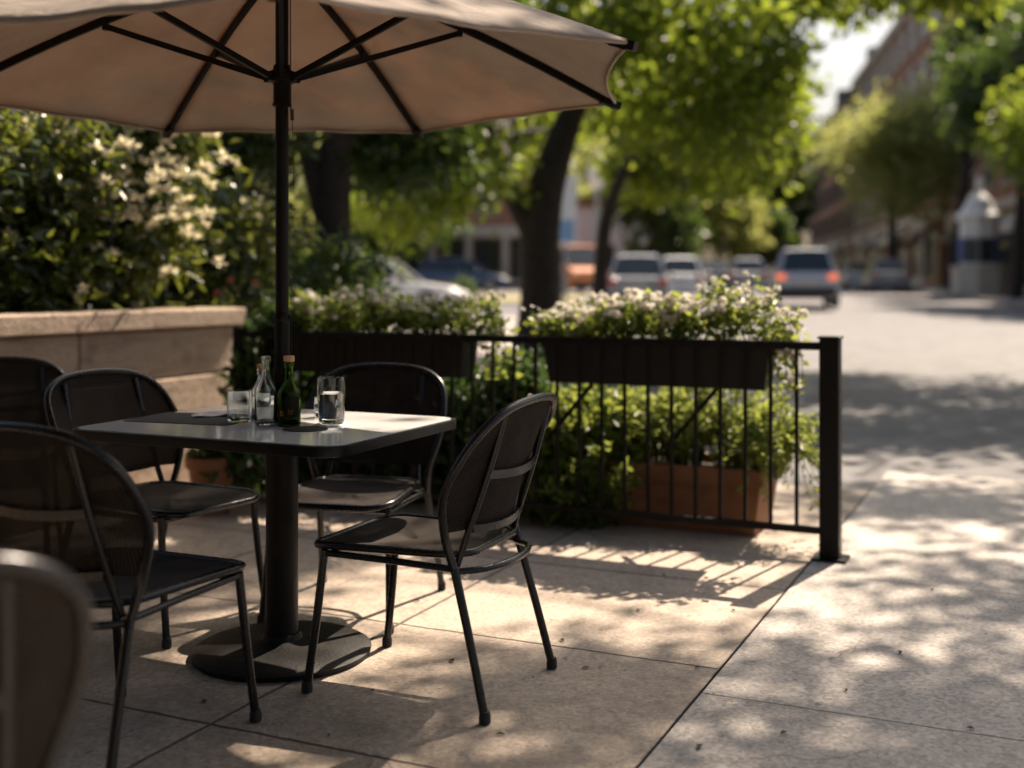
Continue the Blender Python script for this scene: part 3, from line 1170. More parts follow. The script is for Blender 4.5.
def make_bottle(label, p, h, r, rn, sh0, sh1, m, cork=None):
    t = thing('bottle', label, 'bottle', p)
    mb = MB()
    mb.lathe(bottle_profile(h, r, rn, sh0, sh1), 40)
    mb.build('body', m, t, 50)
    if cork:
        MB().lathe([(rn * 0.75, h - 0.02), (rn * 0.78, h + 0.001), (rn * 1.28, h + 0.0015), (rn * 1.30, h + cork - 0.002), (rn * 1.1, h + cork)], 24).build('stopper', M['cork'], t, 40)
    return t


gp = on_table(289, 426)
gb = make_bottle('dark green glass bottle with an ochre cap and gold print', gp, 0.205, 0.0375, 0.0135, 0.105, 0.150, M['green_glass'], 0.020)
# wine filling and wrap-round label
mb = MB()
mb.lathe([(0.030, 0.0125), (0.0335, 0.0155), (0.0335, 0.102), (0.026, 0.122), (0.018, 0.138), (0.012, 0.1465)], 32)
m_wine = glass('green_wine', (0.62, 0.70, 0.34), 1.34)
mb.build('contents', m_wine, gb, 50)


def wrap(r, a0, a1, z0, z1, n=14):
    mb = MB()
    mb.grid(lambda i, j: (r * math.cos(a0 + (a1 - a0) * i), r * math.sin(a0 + (a1 - a0) * i), z0 + (z1 - z0) * j), n, 2)
    return mb


face = math.atan2(-gp.y, -gp.x)
lab = wrap(0.0380, face - 0.35, face + 1.0, 0.030, 0.100).build('label', M['label_dark'], gb, 180)


def glyphs(strokes, a_c, zc, h, w, m, name):
    """small printed characters made of raised strokes that follow the bottle"""
    mb = MB()
    r = 0.0386
    for (x0, z0, x1, z1) in strokes:
        pts = []
        for k in range(4):
            q = k / 3
            x = x0 + (x1 - x0) * q
            a = a_c + x * w / r
            pts.append((r * math.cos(a), r * math.sin(a), zc + (z0 + (z1 - z0) * q) * h))
        mb.tube(pts, 0.00075, 5)
    return mb.build(name, m, lab)


one_o = [(-0.5, 0, -0.5, 1), (-0.7, 0.75, -0.5, 1), (-0.1, 0.1, -0.1, 0.9), (-0.1, 0.9, 0.3, 1), (0.3, 1, 0.5, 0.7), (0.5, 0.7, 0.5, 0.2), (0.5, 0.2, 0.2, 0), (0.2, 0, -0.1, 0.1), (0.3, 0.3, 0.6, -0.15)]
glyphs(one_o, face - 0.62, 0.036, 0.016, 0.011, M['label_gold'], 'gold_print')
tt = [(-0.8, 1, -0.2, 1), (-0.5, 1, -0.5, 0), (0.0, 1, 0.0, 0), (0.25, 1, 0.9, 1), (0.55, 1, 0.55, 0)]
glyphs(tt, face + 0.12, 0.040, 0.014, 0.011, M['label_red'], 'copper_print')
MB().lathe([(0.0345, 0), (0.035, 0.001), (0.035, 0.003), (0.034, 0.004)], 24).build('foot_ring', M['green_glass'], gb, 40)

p1 = on_table(266, 425)
make_bottle('clear glass bottle with a slim open neck beside the green one', p1, 0.222, 0.036, 0.0125, 0.115, 0.165, M['glass'])
p2 = on_table(260.5, 420)
make_bottle('shorter clear bottle with a cork, behind the other clear bottle', p2 + Vector((-0.012, 0.07, 0)), 0.165, 0.037, 0.0125, 0.085, 0.132, M['glass'], 0.016)


def tumbler(label, p, r, h, water=None, foot=False):
    t = thing('glass', label, 'glass', p)
    prof = [(r * 0.80, 0.0), (r * 0.86, 0.002), (r * 0.90, 0.010), (r, h * 0.6), (r * 0.99, h), (r * 0.965, h + 0.0008), (r * 0.955, h - 0.001),
            (r * 0.955, h * 0.6), (r * 0.84, 0.016), (r * 0.5, 0.0115), (0.002, 0.0105)]
    MB().lathe(prof, 40).build('vessel', M['glass'], t, 50)
    if water:
        MB().lathe([(0.002, 0.0112), (r * 0.5, 0.0122), (r * 0.836, 0.0166), (r * 0.951, h * 0.6) if water > h * 0.6 else (r * 0.93, water * 0.9), (r * 0.951, water), (r * 0.9, water - 0.0006)], 36).build('water', M['water'], t, 50)
    return t


tumbler('short empty glass tumbler at the left of the bottles', on_table(239.5, 422), 0.042, 0.104, 0.022)
tumbler('tall glass half full of water, on a white coaster', on_table(331.5, 425) + Vector((0, 0, 0.0045)), 0.0455, 0.150, 0.098)
tumbler('tiny shot glass half hidden behind the water glass', on_table(320, 417), 0.021, 0.066, 0.012)
# coaster, mat, napkin with a knife
cp = on_table(331.5, 425)
mb = MB()
mb.lathe([(0.050, 0), (0.054, 0.0005), (0.054, 0.003), (0.052, 0.004)], 32)
o = mb.build('coaster', M['paper'], None, 40)
o.location = cp
tag(o, 'round white paper coaster under the water glass', 'coaster')
mp_ = on_table(304, 429)
mb = MB()
mb.lathe([(0.068, 0), (0.070, 0.0006), (0.070, 0.0022), (0.068, 0.0028)], 36)
o = mb.build('table_mat', M['mat_dark'], None, 40)
o.location = mp_ + Vector((0.005, -0.005, 0))
tag(o, 'small round dark brown mat in front of the green bottle', 'mat')
np_ = on_table(214, 416)
mb = MB()


def nap(i, j):
    return (-0.075 + 0.15 * i, -0.055 + 0.11 * j, 0.004 + 0.008 * i + 0.003 * math.sin(9 * i + 4 * j) + 0.006 * j * i)


mb.grid(nap, 12, 8)
o = mb.build('napkin', M['paper'], None, 180)
o.location = np_ + Vector((0, 0, 0.0))
o.rotation_euler = (0, 0, 0.25)
sm = o.modifiers.new('t', 'SOLIDIFY')
sm.thickness = 0.002
tag(o, 'folded white paper napkin left of the empty tumbler', 'napkin')
pm = on_table(165, 416)
mb = MB()
mb.prism(round_rect(0.40, 0.27, 0.02, 4), 0, 0.002)
o = mb.build('placemat', M['mat_dark'])
o.location = Vector((-1.06, 3.93, ZT))
o.rotation_euler = (0, 0, YAW + 0.12)
tag(o, 'dark rectangular placemat on the left half of the table', 'placemat')

# ------------------------------------------------------------------ railing
F0 = Vector((1.38, 5.07, 0))          # end post
fn_ = thing('railing', 'low black metal railing with thin vertical bars and a square end post', 'railing', F0, YAW)
FL = 3.12
# object axes: +x along the railing to the right, so it runs to -x
mb = MB()
mb.bbox(-0.042, 0.042, -0.042, 0.042, 0.012, 0.955, 0.004)
ps = mb.build('end_post', M['rail_metal'], fn_)
MB().bbox(-0.049, 0.049, -0.049, 0.049, 0.955, 0.967, 0.004).build('post_cap', M['rail_metal'], ps)
MB().bbox(-0.075, 0.075, -0.07, 0.07, 0.001, 0.012, 0.003).build('base_plate', M['rail_metal'], ps)
MB().bbox(-FL, -0.046, -0.02, 0.02, 0.905, 0.940, 0.003).build('top_rail', M['rail_metal'], fn_)
MB().bbox(-FL, -0.046, -0.015, 0.015, 0.105, 0.135, 0.003).build('bottom_rail', M['rail_metal'], fn_)
MB().bbox(-FL - 0.06, -FL, -0.03, 0.03, 0.001, 0.955, 0.004).build('wall_post', M['rail_metal'], fn_)
b0 = MB().bbox(-0.008, 0.008, -0.008, 0.008, 0.136, 0.904, 0.0015).build('bar', M['rail_metal'], fn_)
k = 0
x = -0.145
while x > -FL + 0.05:
    o = b0 if k == 0 else b0.copy()
    if k:
        COL.objects.link(o)
    o.location = (x, 0, 0)
    k += 1
    x -= 0.1135


# ------------------------------------------------------------------ plants
def flower_mesh(name, r, petals, m, cup=0.25):
    mb = MB()
    for k in range(petals):
        a = 2 * PI * k / petals
        d = Vector((math.cos(a), math.sin(a), 0))
        s = Vector((-math.sin(a), math.cos(a), 0))
        z = Vector((0, 0, 1))
        wd = r * 2.2 / petals
        vs = [d * r * 0.12, d * r * 0.6 + s * wd * 0.75 + z * r * cup * 0.6, d * r + s * wd * 0.25 + z * r * cup,
              d * r - s * wd * 0.25 + z * r * cup, d * r * 0.6 - s * wd * 0.75 + z * r * cup * 0.6]
        mb.add(vs, [(0, 1, 2, 3, 4)], 0)
    vs, fs = [], []
    n = 8
    for rr, zz in ((r * 0.26, 0.0), (r * 0.22, r * 0.16), (r * 0.06, r * 0.22)):
        for i in range(n):
            vs.append((rr * math.cos(2 * PI * i / n), rr * math.sin(2 * PI * i / n), zz))
    for q in range(2):
        for i in range(n):
            j = (i + 1) % n
            fs.append((q * n + i, q * n + j, q * n + n + j, q * n + n + i))
    fs.append(tuple(2 * n + i for i in range(n)))
    mb.add(vs, fs, 1)
    o = mb.build(name, [m, M['flower_eye']])
    me = o.data
    bpy.data.objects.remove(o)
    return me


FM_W = flower_mesh('blossom_or_whorl', 0.021, 7, M['petal'])
FM_W2 = flower_mesh('blossom_or_whorl', 0.015, 6, M['petal'], 0.5)
# a tight round head made of many small petals
def pom_mesh(r, m, seed, n=60):
    rng = np.random.default_rng(seed)
    d = rng.normal(size=(n, 3))
    d[:, 2] = np.abs(d[:, 2]) * 0.9
    d /= np.linalg.norm(d, axis=1, keepdims=True)
    C = d * r * 0.45
    V = leaf_arrays(C, d + rng.normal(size=d.shape) * 0.35, np.full(n, r * 0.6), np.full(n, r * 0.5), rng)
    o = quad_mesh('blossom_or_whorl', V, m)
    me = o.data
    bpy.data.objects.remove(o)
    return me


FM_P = pom_mesh(0.023, M['petal'], 3)
def whorl_mesh(r, m, seed, n=13):
    rng = np.random.default_rng(seed)
    a = rng.random(n) * 6.283
    e = rng.uniform(-0.25, 1.1, n)
    D = np.stack([np.cos(a) * np.cos(e), np.sin(a) * np.cos(e), np.sin(e)], 1)
    V = leaf_arrays(D * r * 0.08, D, r * rng.uniform(.7, 1.1, n), np.full(n, r * 0.36), rng)
    o = quad_mesh('blossom_or_whorl', V, m)
    me = o.data
    bpy.data.objects.remove(o)
    return me


FM_R = whorl_mesh(0.085, M['whorl_sunlit'], 4)  # whorls of leaf shapes with sunlight painted into their colour
FM_C = pom_mesh(0.035, M['petal_coral'], 6, 80)


def put_mesh(me, parent, p, rot, s):
    o = bpy.data.objects.new('blossom_or_whorl', me)
    COL.objects.link(o)
    o.parent = parent
    o.location = p
    o.rotation_euler = rot
    o.scale = (s, s, s)
    return o


def bedding_plant(label, group, base, rx, ry, h, nleaf, nfl, seed, leaf=None, kinds=None, ll=0.04, lw=0.026, trail=0):
    rng = random.Random(seed)
    nr = np.random.default_rng(seed)
    t = thing('flowering_plant', label, 'plant', base, YAW, group)
    ms = MB()
    tops = []
    for k in range(16):
        a = rng.uniform(0, 2 * PI)
        q = math.sqrt(rng.random())
        e = Vector((math.cos(a) * q * rx, math.sin(a) * q * ry, h * (0.62 + 0.38 * (1 - q * q)) * rng.uniform(0.55, 1.18)))
        ms.tube(catmull([(e.x * 0.2, e.y * 0.2, -0.03), (e.x * 0.6, e.y * 0.6, e.z * 0.55), e], 3), 0.0022, 5)
        tops.append(e)
    for k in range(trail):
        e = Vector((rng.uniform(0.3, 1) * rx, rng.uniform(-1, 0.3) * ry, 0))
        pts = [Vector((e.x * .4, e.y * .4, h * .5)), e * 0.9 + Vector((0.02, 0, h * .45)), e + Vector((rng.uniform(0.02, .08), 0, -rng.uniform(.02, .22)))]
        ms.tube(catmull(pts, 4), 0.002, 5)
        tops += catmull(pts, 3)[3:]
    ms.build('stem', M['stem'], t)
    C, D = [], []
    per = max(1, nleaf // (len(tops) + 1))
    for e in tops:
        for i in range(per):
            q = rng.random() ** 0.6
            c = Vector((e.x * (0.3 + 0.7 * q), e.y * (0.3 + 0.7 * q), e.z * (0.15 + 0.85 * q) if e.z > 0 else e.z)) + Vector((rng.gauss(0, .022), rng.gauss(0, .022), rng.gauss(0, .016)))
            C.append(c)
            D.append((c.x + rng.gauss(0, .12), c.y + rng.gauss(0, .12), 0.05 + rng.gauss(0, .09)))
    C, D = np.array(C), np.array(D)
    s = 0.6 + 0.8 * nr.random(len(C))
    V = leaf_arrays(C, D, ll * s, lw * s, nr)
    quad_mesh('foliage', V, leaf or M['leaf_box'], None, t)
    kinds = kinds or [FM_W, FM_W2, FM_P, FM_P]
    for k in range(nfl):
        e = rng.choice(tops)
        p = e + Vector((rng.gauss(0, 0.025), rng.gauss(0, .025), rng.uniform(0.0, 0.035)))
        put_mesh(rng.choice(kinds), t, p, (rng.uniform(-.9, .9) , rng.uniform(-.9, .9), rng.uniform(0, 6)), rng.uniform(0.7, 1.25))
    return t


def rail_pt(t, off, z):
    """t metres left of the end post, off metres behind the railing"""
    v = F0 - E1 * t + E2 * off
    return Vector((v.x, v.y, z))


def planter(label, t0, t1, z0, z1, wd):
    """trough hung behind the railing between t0 (right end) and t1"""
    c = rail_pt((t0 + t1) / 2, 0.03 + wd / 2, z0)
    t = thing('planter_box', label, 'planter', c, YAW, 'black flower boxes on the railing')
    hl, h = (t1 - t0) / 2, z1 - z0
    mb = MB()
    tap = 0.028
    o0 = [(-hl + tap, -wd / 2 + tap * .6, 0), (hl - tap, -wd / 2 + tap * .6, 0), (hl - tap, wd / 2 - tap * .6, 0), (-hl + tap, wd / 2 - tap * .6, 0)]
    o1 = [(-hl, -wd / 2, h), (hl, -wd / 2, h), (hl, wd / 2, h), (-hl, wd / 2, h)]
    g = 0.012
    i1 = [(-hl + g, -wd / 2 + g, h), (hl - g, -wd / 2 + g, h), (hl - g, wd / 2 - g, h), (-hl + g, wd / 2 - g, h)]
    i0 = [(x, y, h - 0.03) for x, y, z in i1]
    mb.add(o0 + o1 + i1 + i0, [(3, 2, 1, 0), (0, 1, 5, 4), (1, 2, 6, 5), (2, 3, 7, 6), (3, 0, 4, 7), (4, 5, 9, 8), (5, 6, 10, 9), (6, 7, 11, 10), (7, 4, 8, 11),
                               (8, 9, 13, 12), (9, 10, 14, 13), (10, 11, 15, 14), (11, 8, 12, 15), (12, 13, 14, 15)])
    mb.build('trough', M['planter_plastic'], t)
    mb = MB()
    r = 0.008
    for a, b in ((0, 1), (1, 2), (2, 3), (3, 0)):
        p, q = Vector(o1[a]), Vector(o1[b])
        d = (q - p).normalized() * 0.008
        bar(mb, p - d + Vector((0, 0, -0.004)), q + d + Vector((0, 0, -0.004)), 0.014, 0.022)
    mb.build('rolled_rim', M['planter_plastic'], t)
    mb = MB()
    mb.grid(lambda i, j: (-hl + g + (2 * hl - 2 * g) * i, -wd / 2 + g + (wd - 2 * g) * j, h - 0.022 + 0.008 * math.sin(i * 40) * math.sin(j * 7)), 40, 6)
    mb.build('soil', M['soil'], t, 180)
    for sx_ in (-hl * 0.55, hl * 0.55):
        mb = MB()
        bar(mb, (sx_, -wd / 2 + 0.03, -0.002), (sx_ - 0.24, -wd / 2 + 0.02, -0.29), 0.020, 0.020)
        bar(mb, (sx_ - 0.24, -wd / 2 + 0.02, -0.29), (sx_ - 0.24, -wd / 2 + 0.02, -0.002), 0.012, 0.012)
        mb.build('bracket', M['rail_metal'], t)
    return t


planter('black flower box at the right end of the railing, full of sunlit white flowers', 0.27, 1.37, 0.715, 0.925, 0.19)
planter('black flower box in the middle of the railing, behind the far chair', 1.80, 2.95, 0.715, 0.925, 0.19)
for i in range(8):
    t = 0.34 + i * 0.14
    hh = 0.265 - 0.014 * i
    bedding_plant('leafy white flowered plant in the sunlit right flower box', 'white flowers in the right flower box',
                  rail_pt(t, 0.125 + 0.03 * ((i % 2) - .5), 0.91), 0.16, 0.14, hh * 1.04, 340, 52, 100 + i, trail=(7 if i == 0 else 0))
for i in range(8):
    t = 1.76 + i * 0.155
    bedding_plant('leafy white flowered plant in the shadier left flower box', 'white flowers in the left flower box',
                  rail_pt(t, 0.125 + 0.03 * ((i % 2) - .5), 0.91), 0.15, 0.13, 0.225 - 0.004 * i, 340, 24, 200 + i, trail=(3 if i == 0 else 0))

# terracotta trough standing behind the railing
tc0 = rail_pt(0.78, 0.48, 0.0)
tr = thing('terracotta_trough', 'long terracotta trough on the pavement behind the right end of the railing', 'planter', tc0, YAW)
hl, wd, h = 0.43, 0.46, 0.32
mb = MB()
lo, hi = 0.045, 0.0
z = [(0.0, lo), (h - 0.085, 0.012)]
def rr4(i, zz):
    return [(-hl + i, -wd / 2 + i, zz), (hl - i, -wd / 2 + i, zz), (hl - i, wd / 2 - i, zz), (-hl + i, wd / 2 - i, zz)]
rings = [rr4(0.05, 0.0), rr4(0.018, h - 0.085), rr4(0.0, h - 0.083), rr4(-0.004, h - 0.006), rr4(0.002, h), rr4(0.028, h), rr4(0.032, h - 0.05)]
vs = [p for r in rings for p in r]
fs = [(3, 2, 1, 0)]
for k in range(len(rings) - 1):
    for i in range(4):
        j = (i + 1) % 4
        fs.append((k * 4 + i, k * 4 + j, k * 4 + 4 + j, k * 4 + 4 + i))
mb.add(vs, fs)
mb.build('trough', M['terracotta'], tr)
mb = MB()
mb.grid(lambda i, j: (-hl + 0.033 + (2 * hl - 0.066) * i, -wd / 2 + 0.033 + (wd - 0.066) * j, h - 0.035 + 0.01 * math.sin(i * 30) * math.sin(j * 9)), 30, 8)
mb.build('soil', M['soil'], tr, 180)


def leafy_shrub(name, label, base, blobs, n, ll, lw, leafm, seed, group=None, stems=8, clump=7, clump_r=0.07, stemmat='woody', flowers=(), cat='shrub', droop=0.15, stem_r=0.006, shell=0.4, flower_pick=None):
    """blobs relative to the base"""
    rng = random.Random(seed)
    t = thing(name, label, cat, base, 0, group)
    mb = MB()
    for k in range(stems):
        c, r, w = rng.choice(blobs)
        e = Vector(c) + Vector((rng.uniform(-.7, .7) * r[0], rng.uniform(-.7, .7) * r[1], rng.uniform(-.2, .8) * r[2]))
        f = Vector((rng.uniform(-.06, .06), rng.uniform(-.06, .06), 0))
        mid = (f + e) / 2 + Vector((rng.uniform(-.1, .1), rng.uniform(-.1, .1), .1)) * e.length * .5
        pts = catmull([f, mid, e], 4)
        mb.tube(pts, [stem_r * (1 - 0.7 * i / (len(pts) - 1)) for i in range(len(pts))], 6)
    mb.build('stem', M[stemmat], t, 60)
    V = blob_leaves(blobs, n, ll, lw, seed, clump, clump_r, 0.6, droop, shell)
    quad_mesh('foliage', V, leafm, None, t)
    for (mesh, count, sc) in flowers:
        for k in range(count):
            c, r, w = rng.choice(blobs if flower_pick is None else [blobs[i] for i in flower_pick])
            d = Vector((rng.gauss(0.4, .5), rng.gauss(-0.3, .5), rng.gauss(0.6, .5))).normalized()
            p = Vector(c) + Vector((d.x * r[0], d.y * r[1], d.z * r[2])) * rng.uniform(0.9, 1.05)
            put_mesh(mesh, t, p, (rng.uniform(-.6, .6) + 0.5, rng.uniform(-.6, .6), rng.uniform(0, 6)), sc * rng.uniform(.7, 1.3))
    return t


def spray_plant(label, group, base, seed, stems, hgt, rx, ry, leafm, per=26, ll=0.034, lw=0.015, lean=(0, 0), kinds=None, nfl=0, droop=0.35):
    """loose arching stems carrying paired leaves"""
    rng = random.Random(seed)
    nr = np.random.default_rng(seed)
    t = thing('trailing_plant', label, 'plant', base, YAW, group)
    ms = MB()
    C, D, tips_ = [], [], []
    for k in range(stems):
        a = rng.uniform(0, 2 * PI)
        q = math.sqrt(rng.uniform(0.02, 1))
        h = hgt * rng.uniform(.55, 1.1) * (1.05 - 0.45 * q)
        f = Vector((math.cos(a) * rx * .3 * q, math.sin(a) * ry * .3 * q, -0.02))
        m1 = Vector((math.cos(a) * rx * .55 * q + lean[0] * .4, math.sin(a) * ry * .55 * q + lean[1] * .4, h * .72))
        e = Vector((math.cos(a) * rx * 1.0 * q + lean[0], math.sin(a) * ry * q + lean[1], h * (1 - droop * q * rng.uniform(.2, 1.6))))
        pts = catmull([f, m1, e], 8)
        ms.tube(pts, [0.0028 * (1 - .6 * i / (len(pts) - 1)) for i in range(len(pts))], 5)
        tips_.append(e)
        n = len(pts) - 1
        for i in range(per):
            u = 0.12 + 0.9 * i / per
            x = min(u, .999) * n
            j0 = int(x)
            p = pts[j0].lerp(pts[j0 + 1], x - j0)
            tg = (pts[j0 + 1] - pts[j0]).normalized()
            side = tg.cross(Vector((rng.gauss(0, .5), rng.gauss(0, .5), 1))).normalized() * (1 if i % 2 else -1)
            C.append(p + Vector((rng.gauss(0, .006), rng.gauss(0, .006), rng.gauss(0, .004))))
            D.append(side * .8 + tg * .7 + Vector((rng.gauss(0, .25), rng.gauss(0, .25), rng.gauss(0.05, .25))))
    ms.build('stem', M['stem'], t)
    C, D = np.array([tuple(v) for v in C]), np.array([tuple(v) for v in D])
    sc_ = 0.55 + 0.9 * nr.random(len(C))
    quad_mesh('foliage', leaf_arrays(C, D, ll * sc_, lw * sc_, nr), leafm, None, t)
    for k in range(nfl):
        put_mesh(rng.choice(kinds or [FM_W2]), t, rng.choice(tips_), (rng.uniform(-.8, .8), rng.uniform(-.8, .8), 0), rng.uniform(.6, 1.1))
    return t


# lime foliage rising from the trough and arching round the post
spray_plant('feathery lime green plant spilling over the right end of the terracotta trough', None, rail_pt(0.38, 0.40, 0.29), 300, 100, 0.46, 0.34, 0.28, M['leaf_lime'], 26, lean=(0.07, -.04), nfl=6, droop=1.0)
for i, (t, off, hh) in enumerate(((0.58, 0.56, 0.56), (0.76, 0.42, 0.50), (0.95, 0.56, 0.56), (1.12, 0.42, 0.50))):
    spray_plant('loose lime green plant rising from the middle of the terracotta trough', 'lime green plants in the trough', rail_pt(t, off, 0.29), 301 + i, 80, hh, 0.26, 0.24, M['leaf_lime'], 24, nfl=4)
for i, (t, off, hh) in enumerate(((1.20, 0.20, 0.50), (1.55, 0.36, 0.66))):
    spray_plant('tall loose green plant behind the bars, just left of the terracotta trough', 'green plants left of the trough', rail_pt(t, off, 0.0), 311 + i, 60, hh + .2, 0.30, 0.26, M['leaf_box'], 26, 0.042, 0.022, nfl=4)
# darker shrubs behind the railing
for i, (t, off, hh, r, lb, lm) in enumerate((
        (1.32, 0.36, 0.34, 0.30, 'green leafy shrub behind the railing bars, left of the terracotta trough', 'leaf_box'),
        (1.75, 0.55, 0.42, 0.36, 'dark leafy shrub behind the railing between the two flower boxes', 'leaf_deep'),
        (2.30, 0.52, 0.38, 0.38, 'dark leafy shrub under the left flower box', 'leaf_deep'),
        (2.85, 0.42, 0.40, 0.34, 'dark leafy shrub at the wall end of the railing', 'leaf_deep'))):
    leafy_shrub('leafy_shrub', lb, rail_pt(t, off, 0.0), [((0, 0, hh), (r, r * .8, hh * .95), 1.0), ((0.05, -.05, hh * 1.35), (r * .7, r * .6, hh * .5), .6), ((0, -.05, .16), (r * 1.1, .28, .2), .7)],
                5600, 0.06, 0.032, M[lm], 320 + i, None, 12, 7, 0.07, 'woody', flowers=((FM_W2, 4 if i < 2 else 0, 1.2),))
# ivy-like plant at the end of the stone wall, before the railing
pot = thing('flower_pot', 'small terracotta pot on the paving in front of the stone wall', 'pot', (-1.56, 6.08, 0.0))
MB().lathe([(0.085, 0), (0.09, 0.004), (0.118, 0.235), (0.134, 0.24), (0.137, 0.295), (0.130, 0.30), (0.117, 0.298), (0.112, 0.25)], 32).build('vessel', M['terracotta'], pot, 40)
MB().lathe([(0.113, 0.255), (0.06, 0.27), (0.01, 0.272)], 20).build('soil', M['soil'], pot, 60)
leafy_shrub('potted_plant', 'broad leaved green plant growing in the small terracotta pot', (-1.55, 6.08, 0.26), [((0.12, -0.02, 0.03), (0.22, .14, .09), 1), ((0, 0, 0.12), (.15, .14, .12), .7)],
            260, 0.10, 0.062, M['leaf_deep'], 340, None, 10, 4, 0.04, 'stem', cat='plant')
leafy_shrub('climbing_shrub', 'dark green climbing shrub covering the end of the stone wall', (-1.40, 6.42, 0.0),
            [((0.0, 0, 0.62), (0.17, .15, .25), 1), ((0.12, 0, 0.36), (.2, .15, .28), .8), ((.16, 0.02, .92), (.2, .15, .2), .8)],
            2200, 0.07, 0.036, M['leaf_deep'], 341, None, 14, 7, 0.06, 'woody', flowers=((FM_P, 9, 0.9),))

# ------------------------------------------------------------------ stone wall with raised bed
W_END = Vector((-1.65, 7.05, 0))
wl = thing('stone_wall', 'low sandstone block wall with a flat coping, holding up the shrub bed', 'wall', W_END, YAW)
# local: the terrace face is x=0 plane, wall goes to -x; runs from y=0 (far end) to -y
WLEN, WTH = 7.5, 0.34
courses = [(0.0, 0.34), (0.345, 0.665), (0.67, 0.94)]
rng = random.Random(12)
mb = MB()
for ci, (z0, z1) in enumerate(courses):
    y = 0.0
    first = True
    while y > -WLEN:
        ln = rng.uniform(0.95, 1.5)
        if ci == 2 and first:
            ln = 1.27
        if ci == 1 and first:
            ln = 2.2
        first = False
        y1 = max(-WLEN, y - ln)
        jx = rng.uniform(-0.004, 0.004)
        mb.bbox(-WTH, jx, y1 + 0.006, y - 0.006, z0 + 0.003, z1 - 0.003, 0.009)
        y = y1
mb.build('block_course', M['stone'], wl)
MB().box(-WTH + 0.02, -0.015, -WLEN, -0.012, 0.0, 0.935).build('mortar_core', M['soil'], wl)
mb = MB()
y = 0.03
while y > -WLEN:
    y1 = y - 1.9
    mb.bbox(-WTH - 0.04, 0.045, y1 + 0.003, y - 0.003, 0.942, 1.045, 0.010)
    y = y1
mb.build('coping', M['stone'], wl)
bed = MB()
bed.grid(lambda i, j: (-0.33 - 5.5 * i, -WLEN + (WLEN + 0.0) * j, 0.90 + 0.04 * math.sin(9 * i) * math.sin(13 * j)), 12, 16)
o = bed.build('shrub_bed', M['soil'], None, 180)
o.location = W_END
o.rotation_euler = (0, 0, YAW)
tag(o, kind='structure')
MB_ = MB()
MB_.box(-5.8, -0.345, -0.3, 0.0, 0.0, 0.93)
o = MB_.build('bed_edge_wall', M['stone'])
o.location = W_END
o.rotation_euler = (0, 0, YAW)
tag(o, 'sandstone end wall of the raised shrub bed, hidden by leaves', 'wall')

# rhododendron-like shrubs on the bed
BD = 'flowering evergreen shrubs above the stone wall'


def bed_shrub(u, y, d, w, hgt, n, seed, lb, fl, lm='leaf_shrub', ll=0.095, lw=0.034, pick=None):
    c = at(u, y, d)
    base = Vector((c.x, c.y, 0.92))
    hz_ = c.z - 0.92
    blobs = [((0, 0, hz_), (w, w * .75, hgt), 1.0), ((w * .35, -.1, hz_ + hgt * .45), (w * .6, w * .5, hgt * .6), .55), ((-w * .4, 0, hz_ + hgt * .3), (w * .6, w * .5, hgt * .65), .55),
             ((0, -.1, hz_ - hgt * .6), (w * .95, w * .6, hgt * .55), .6)]
    return leafy_shrub('flowering_shrub', lb, base, blobs, n, ll, lw, M[lm], seed, BD, 12, 8, 0.085, 'woody', fl, 'shrub', 0.2, 0.014, 0.45, pick)


bed_shrub(20, 215, 6.4, 0.62, 0.62, 4200, 401, 'dark flowering shrub at the left edge above the stone wall', ((FM_R, 26, 0.75),))
bed_shrub(120, 175, 7.0, 0.62, 0.62, 4800, 402, 'sunlit shrub full of leaf whorls painted sunlit cream just under the parasol rim', ((FM_R, 45, 0.85),), 'leaf_shrub', 0.10, 0.036, (0, 1, 1, 2))
lit_shrub = [o for o in bpy.data.objects if o.get('label', '').startswith('sunlit shrub full')][0]
rngb = random.Random(91)  # extra cream whorls painting the sunlit leaf clusters
for (u_, y_, d_, rr_, cnt) in ((140, 168, 6.55, (.36, .28, .26), 42), (80, 148, 6.5, (.5, .25, .2), 34), (178, 205, 6.6, (.3, .2, .25), 22), (30, 140, 6.3, (.35, .2, .2), 16), (110, 205, 6.5, (.5, .2, .3), 20)):
    c_ = at(u_, y_, d_) - lit_shrub.location
    for k_ in range(cnt):
        q_ = Vector((rngb.gauss(0, .5) * rr_[0], rngb.gauss(0, .5) * rr_[1], rngb.gauss(0, .5) * rr_[2]))
        put_mesh(FM_R, lit_shrub, c_ + q_, (rngb.uniform(-.2, .9), rngb.uniform(-.6, .6), rngb.uniform(0, 6)), rngb.uniform(.45, .85))
bed_shrub(60, 285, 7.0, 0.8, 0.40, 3600, 403, 'low dark shrub just above the coping of the stone wall', ((FM_R, 8, 0.55),))
bed_shrub(200, 265, 8.0, 0.65, 0.50, 4200, 404, 'shrub with coral blossoms and whorls painted sunlit cream near the end of the wall', ((FM_C, 10, 0.9), (FM_R, 14, 0.6)))
bed_shrub(225, 185, 9.2, 0.75, 0.70, 4200, 405, 'tall dark shrub left of the parasol pole', ((FM_R, 6, 0.8),), 'leaf_shrub', 0.09, 0.04)
bed_shrub(-70, 200, 6.0, 0.7, 0.7, 2600, 406, 'dark shrub beyond the left edge of the wall view', ())
bed_shrub(40, 150, 9.0, 1.2, 1.0, 4200, 407, 'tall dark backing shrub behind the sunlit-cream whorls', (), 'leaf_dark', 0.10, 0.045)
bed_shrub(165, 170, 10.5, 1.1, 1.0, 4000, 408, 'tall backing shrub behind the coral blossoms', (), 'leaf_dark', 0.10, 0.045)

